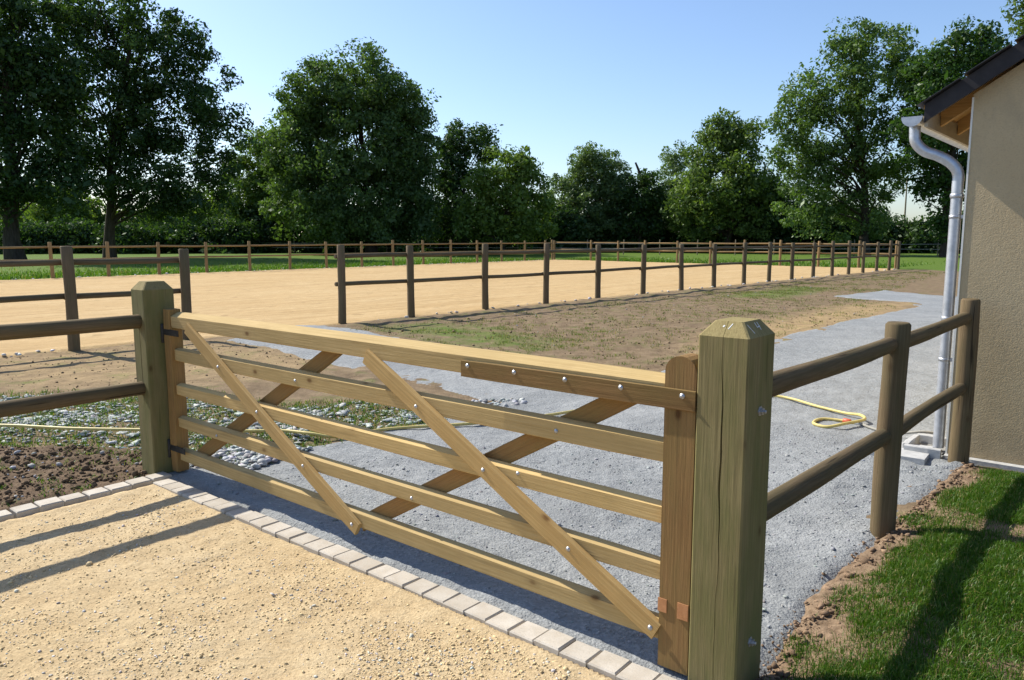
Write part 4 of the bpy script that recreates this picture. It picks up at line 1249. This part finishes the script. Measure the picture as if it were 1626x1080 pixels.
tree('willow_tree', 'fine-leaved grey-green willow at the centre of the tree line', 90, 943, [(945, 258, 38, 28), (950, 285, 48, 34), (895, 315, 30, 38), (975, 310, 30, 40), (925, 345, 55, 42), (985, 350, 30, 38)], .24, .22, 2.9, PL0, PL1, .65, 7)
g_ = tree('scrub_tree', 'small dark tree with a broken dead stem on top', 87, 1015, [(1020, 308, 30, 34), (1010, 345, 36, 40), (1035, 340, 26, 36), (1028, 285, 14, 12)], .2, .25, 3.0, DK0, DK1, .7, 8)
e0, e1 = at(1022, 300, 87), at(1009, 258, 87)
V, Q = tube_np([e0, e0.lerp(e1, .5) + Vector((.15, 0, 0)), e1], [.22, .17, .10], 8)
link('dead_stem', np_mesh('dead_stem', V, Q), MATS['bark'], g_)
tree('feathery_tree', 'thin feathery pale tree between the dead stem and the light-topped tree', 97, 1076, [(1075, 248, 24, 20), (1070, 285, 30, 35), (1065, 330, 40, 40), (1075, 360, 45, 30)], .18, .22, 1.7, PL0, PL1, .7, 9)
tree('chestnut_tree', 'light-topped tree with dark spreading base right of centre', 84, 1155, [(1150, 212, 34, 30), (1180, 225, 30, 32), (1130, 245, 34, 30), (1145, 290, 62, 42), (1195, 315, 48, 48), (1110, 335, 48, 45), (1170, 350, 70, 38)], .34, .28, 3.1, MD0, (.165, .23, .05), .85, 10)
tree('tall_tree', 'tall loose-crowned tree rising above the far end of the arena', 72, 1372, [(1345, 80, 48, 36), (1400, 75, 40, 30), (1440, 105, 30, 34), (1310, 140, 58, 42), (1395, 150, 75, 52), (1262, 188, 42, 36), (1320, 215, 75, 50), (1410, 230, 60, 50), (1290, 275, 48, 42), (1370, 290, 68, 38), (1275, 325, 42, 42), (1345, 345, 58, 34), (1240, 245, 22, 22)], .40, .25, 1.75, MD0, (.14, .215, .055), .85, 12, nlimb=70)
tree('dark_tree', 'dark tree partly hidden behind the roof edge of the building', 66, 1500, [(1535, 85, 46, 38), (1485, 110, 36, 40), (1572, 75, 26, 28), (1500, 165, 58, 55), (1465, 215, 42, 45), (1520, 240, 50, 60), (1500, 290, 42, 32), (1512, 345, 26, 40)], .36, .28, 2.7, DK0, (.065, .13, .02), .85, 13)
tree('roadside_tree', 'overhanging tree behind the building at the top right corner', 31, 1720, [(1690, 5, 62, 50), (1760, 20, 80, 60), (1740, -60, 100, 80), (1700, 80, 60, 40)], .28, .16, 2.6, MD0, MD1, .5, 14)

# hedgerow bushes
def bush(px, D, rx_px, top_px, c0, c1, label, group, seed, leaf=.30, depth=3.4):
    D = D - 10; b = 378 + 1952 / D + 3
    h = (b - top_px)
    lob = [(px, b - h * .35, rx_px, h * .42), (px - rx_px * .35, b - h * .62, rx_px * .6, h * .38), (px + rx_px * .4, b - h * .55, rx_px * .55, h * .38), (px + rx_px * .05, b - h * .1, rx_px * .95, h * .25)]
    return tree('hedge_bush', label, D, px, lob, .12, leaf, depth, c0, c1, .75, seed, 'bush', group, nlimb=10)
i_ = 0
for px, D, rx, top, where in (
    (700, 96, 45, 318, 'between the round tree and the loose-crowned dark tree'), (770, 99, 45, 325, 'below the loose-crowned dark tree, left of the yellow-green one'),
    (850, 98, 42, 318, 'at the right foot of the yellow-green bushy tree'), (890, 97, 36, 322, 'at the left foot of the grey-green willow'),
    (960, 101, 45, 325, 'right below the grey-green willow'), (1040, 103, 42, 318, 'at the right foot of the tree with the broken stem'),
    (1100, 100, 45, 312, 'at the left foot of the light-topped tree'), (1180, 98, 48, 305, 'below the crown of the light-topped tree'),
    (1225, 94, 40, 285, 'tallest one, between the light-topped and the tall tree'), (1240, 99, 35, 320, 'behind the tallest hedge bush, left of the tall tree'),
    (1300, 96, 48, 322, 'at the left foot of the tall loose-crowned tree'), (1330, 93, 46, 322, 'just left of the trunk of the tall loose-crowned tree'),
    (1370, 97, 46, 330, 'behind the trunk of the tall loose-crowned tree'), (1435, 94, 42, 346, 'low one below the slim utility pole'),
    (1490, 92, 44, 348, 'low one between the utility pole and the downpipe'), (1545, 90, 40, 335, 'beside the downpipe, partly behind the building'),
    (520, 97, 55, 330, 'behind the left half of the round tree'), (620, 99, 50, 330, 'behind the right half of the round tree'),
    (30, 90, 52, 352, 'beside the trunk of the leftmost oak'), (115, 92, 50, 350, 'midway between the two oak trunks'),
    (205, 91, 52, 355, 'just right of the second oak trunk'), (290, 93, 50, 348, 'under the right side of the tall oak crown'),
    (365, 92, 45, 345, 'under the right crown edge of the tall oak'), (430, 95, 45, 335, 'under the paler small tree')):
    bush(px, D, rx, top, DK0, DK1, 'dark hedgerow bush ' + where, 'hedgerow bushes below the trees', 40 + i_); i_ += 1
for px, D, rx, top, where in (
    (95, 100, 45, 285, 'highest, between the two oak trunks'), (60, 108, 50, 318, 'just right of the leftmost oak trunk'), (140, 104, 40, 310, 'just left of the second oak trunk'),
    (210, 108, 40, 335, 'just right of the second oak trunk'), (265, 106, 40, 325, 'low under the middle of the tall oak crown'), (330, 100, 45, 300, 'under the right half of the tall oak crown'),
    (385, 104, 40, 330, 'behind the paler small tree'), (10, 106, 50, 325, 'at the left edge behind the leftmost oak trunk')):
    bush(px, D, rx, top, YL0, YL1, 'sunlit yellow-green bush ' + where, 'sunlit bushes beyond the oaks', 40 + i_); i_ += 1

# telegraph pole far behind the hedge
up_ = tag(empty('utility_pole', at(1433, 400, 125).xy.to_3d()), 'slim utility pole seen through the gap under the tall tree', 'pole')
b_ = at(1433, 400, 125)
pole('pole_shaft', (b_.x, b_.y, -.3), (b_.x, b_.y, 11.5), .16, .10, MATS['stake_wood'], up_, sides=10, seg=4)
beam('cross_arm', (b_.x - .8, b_.y - .12, 11.0), (b_.x + .8, b_.y - .12, 11.0), .1, .12, MATS['stake_wood'], up_)
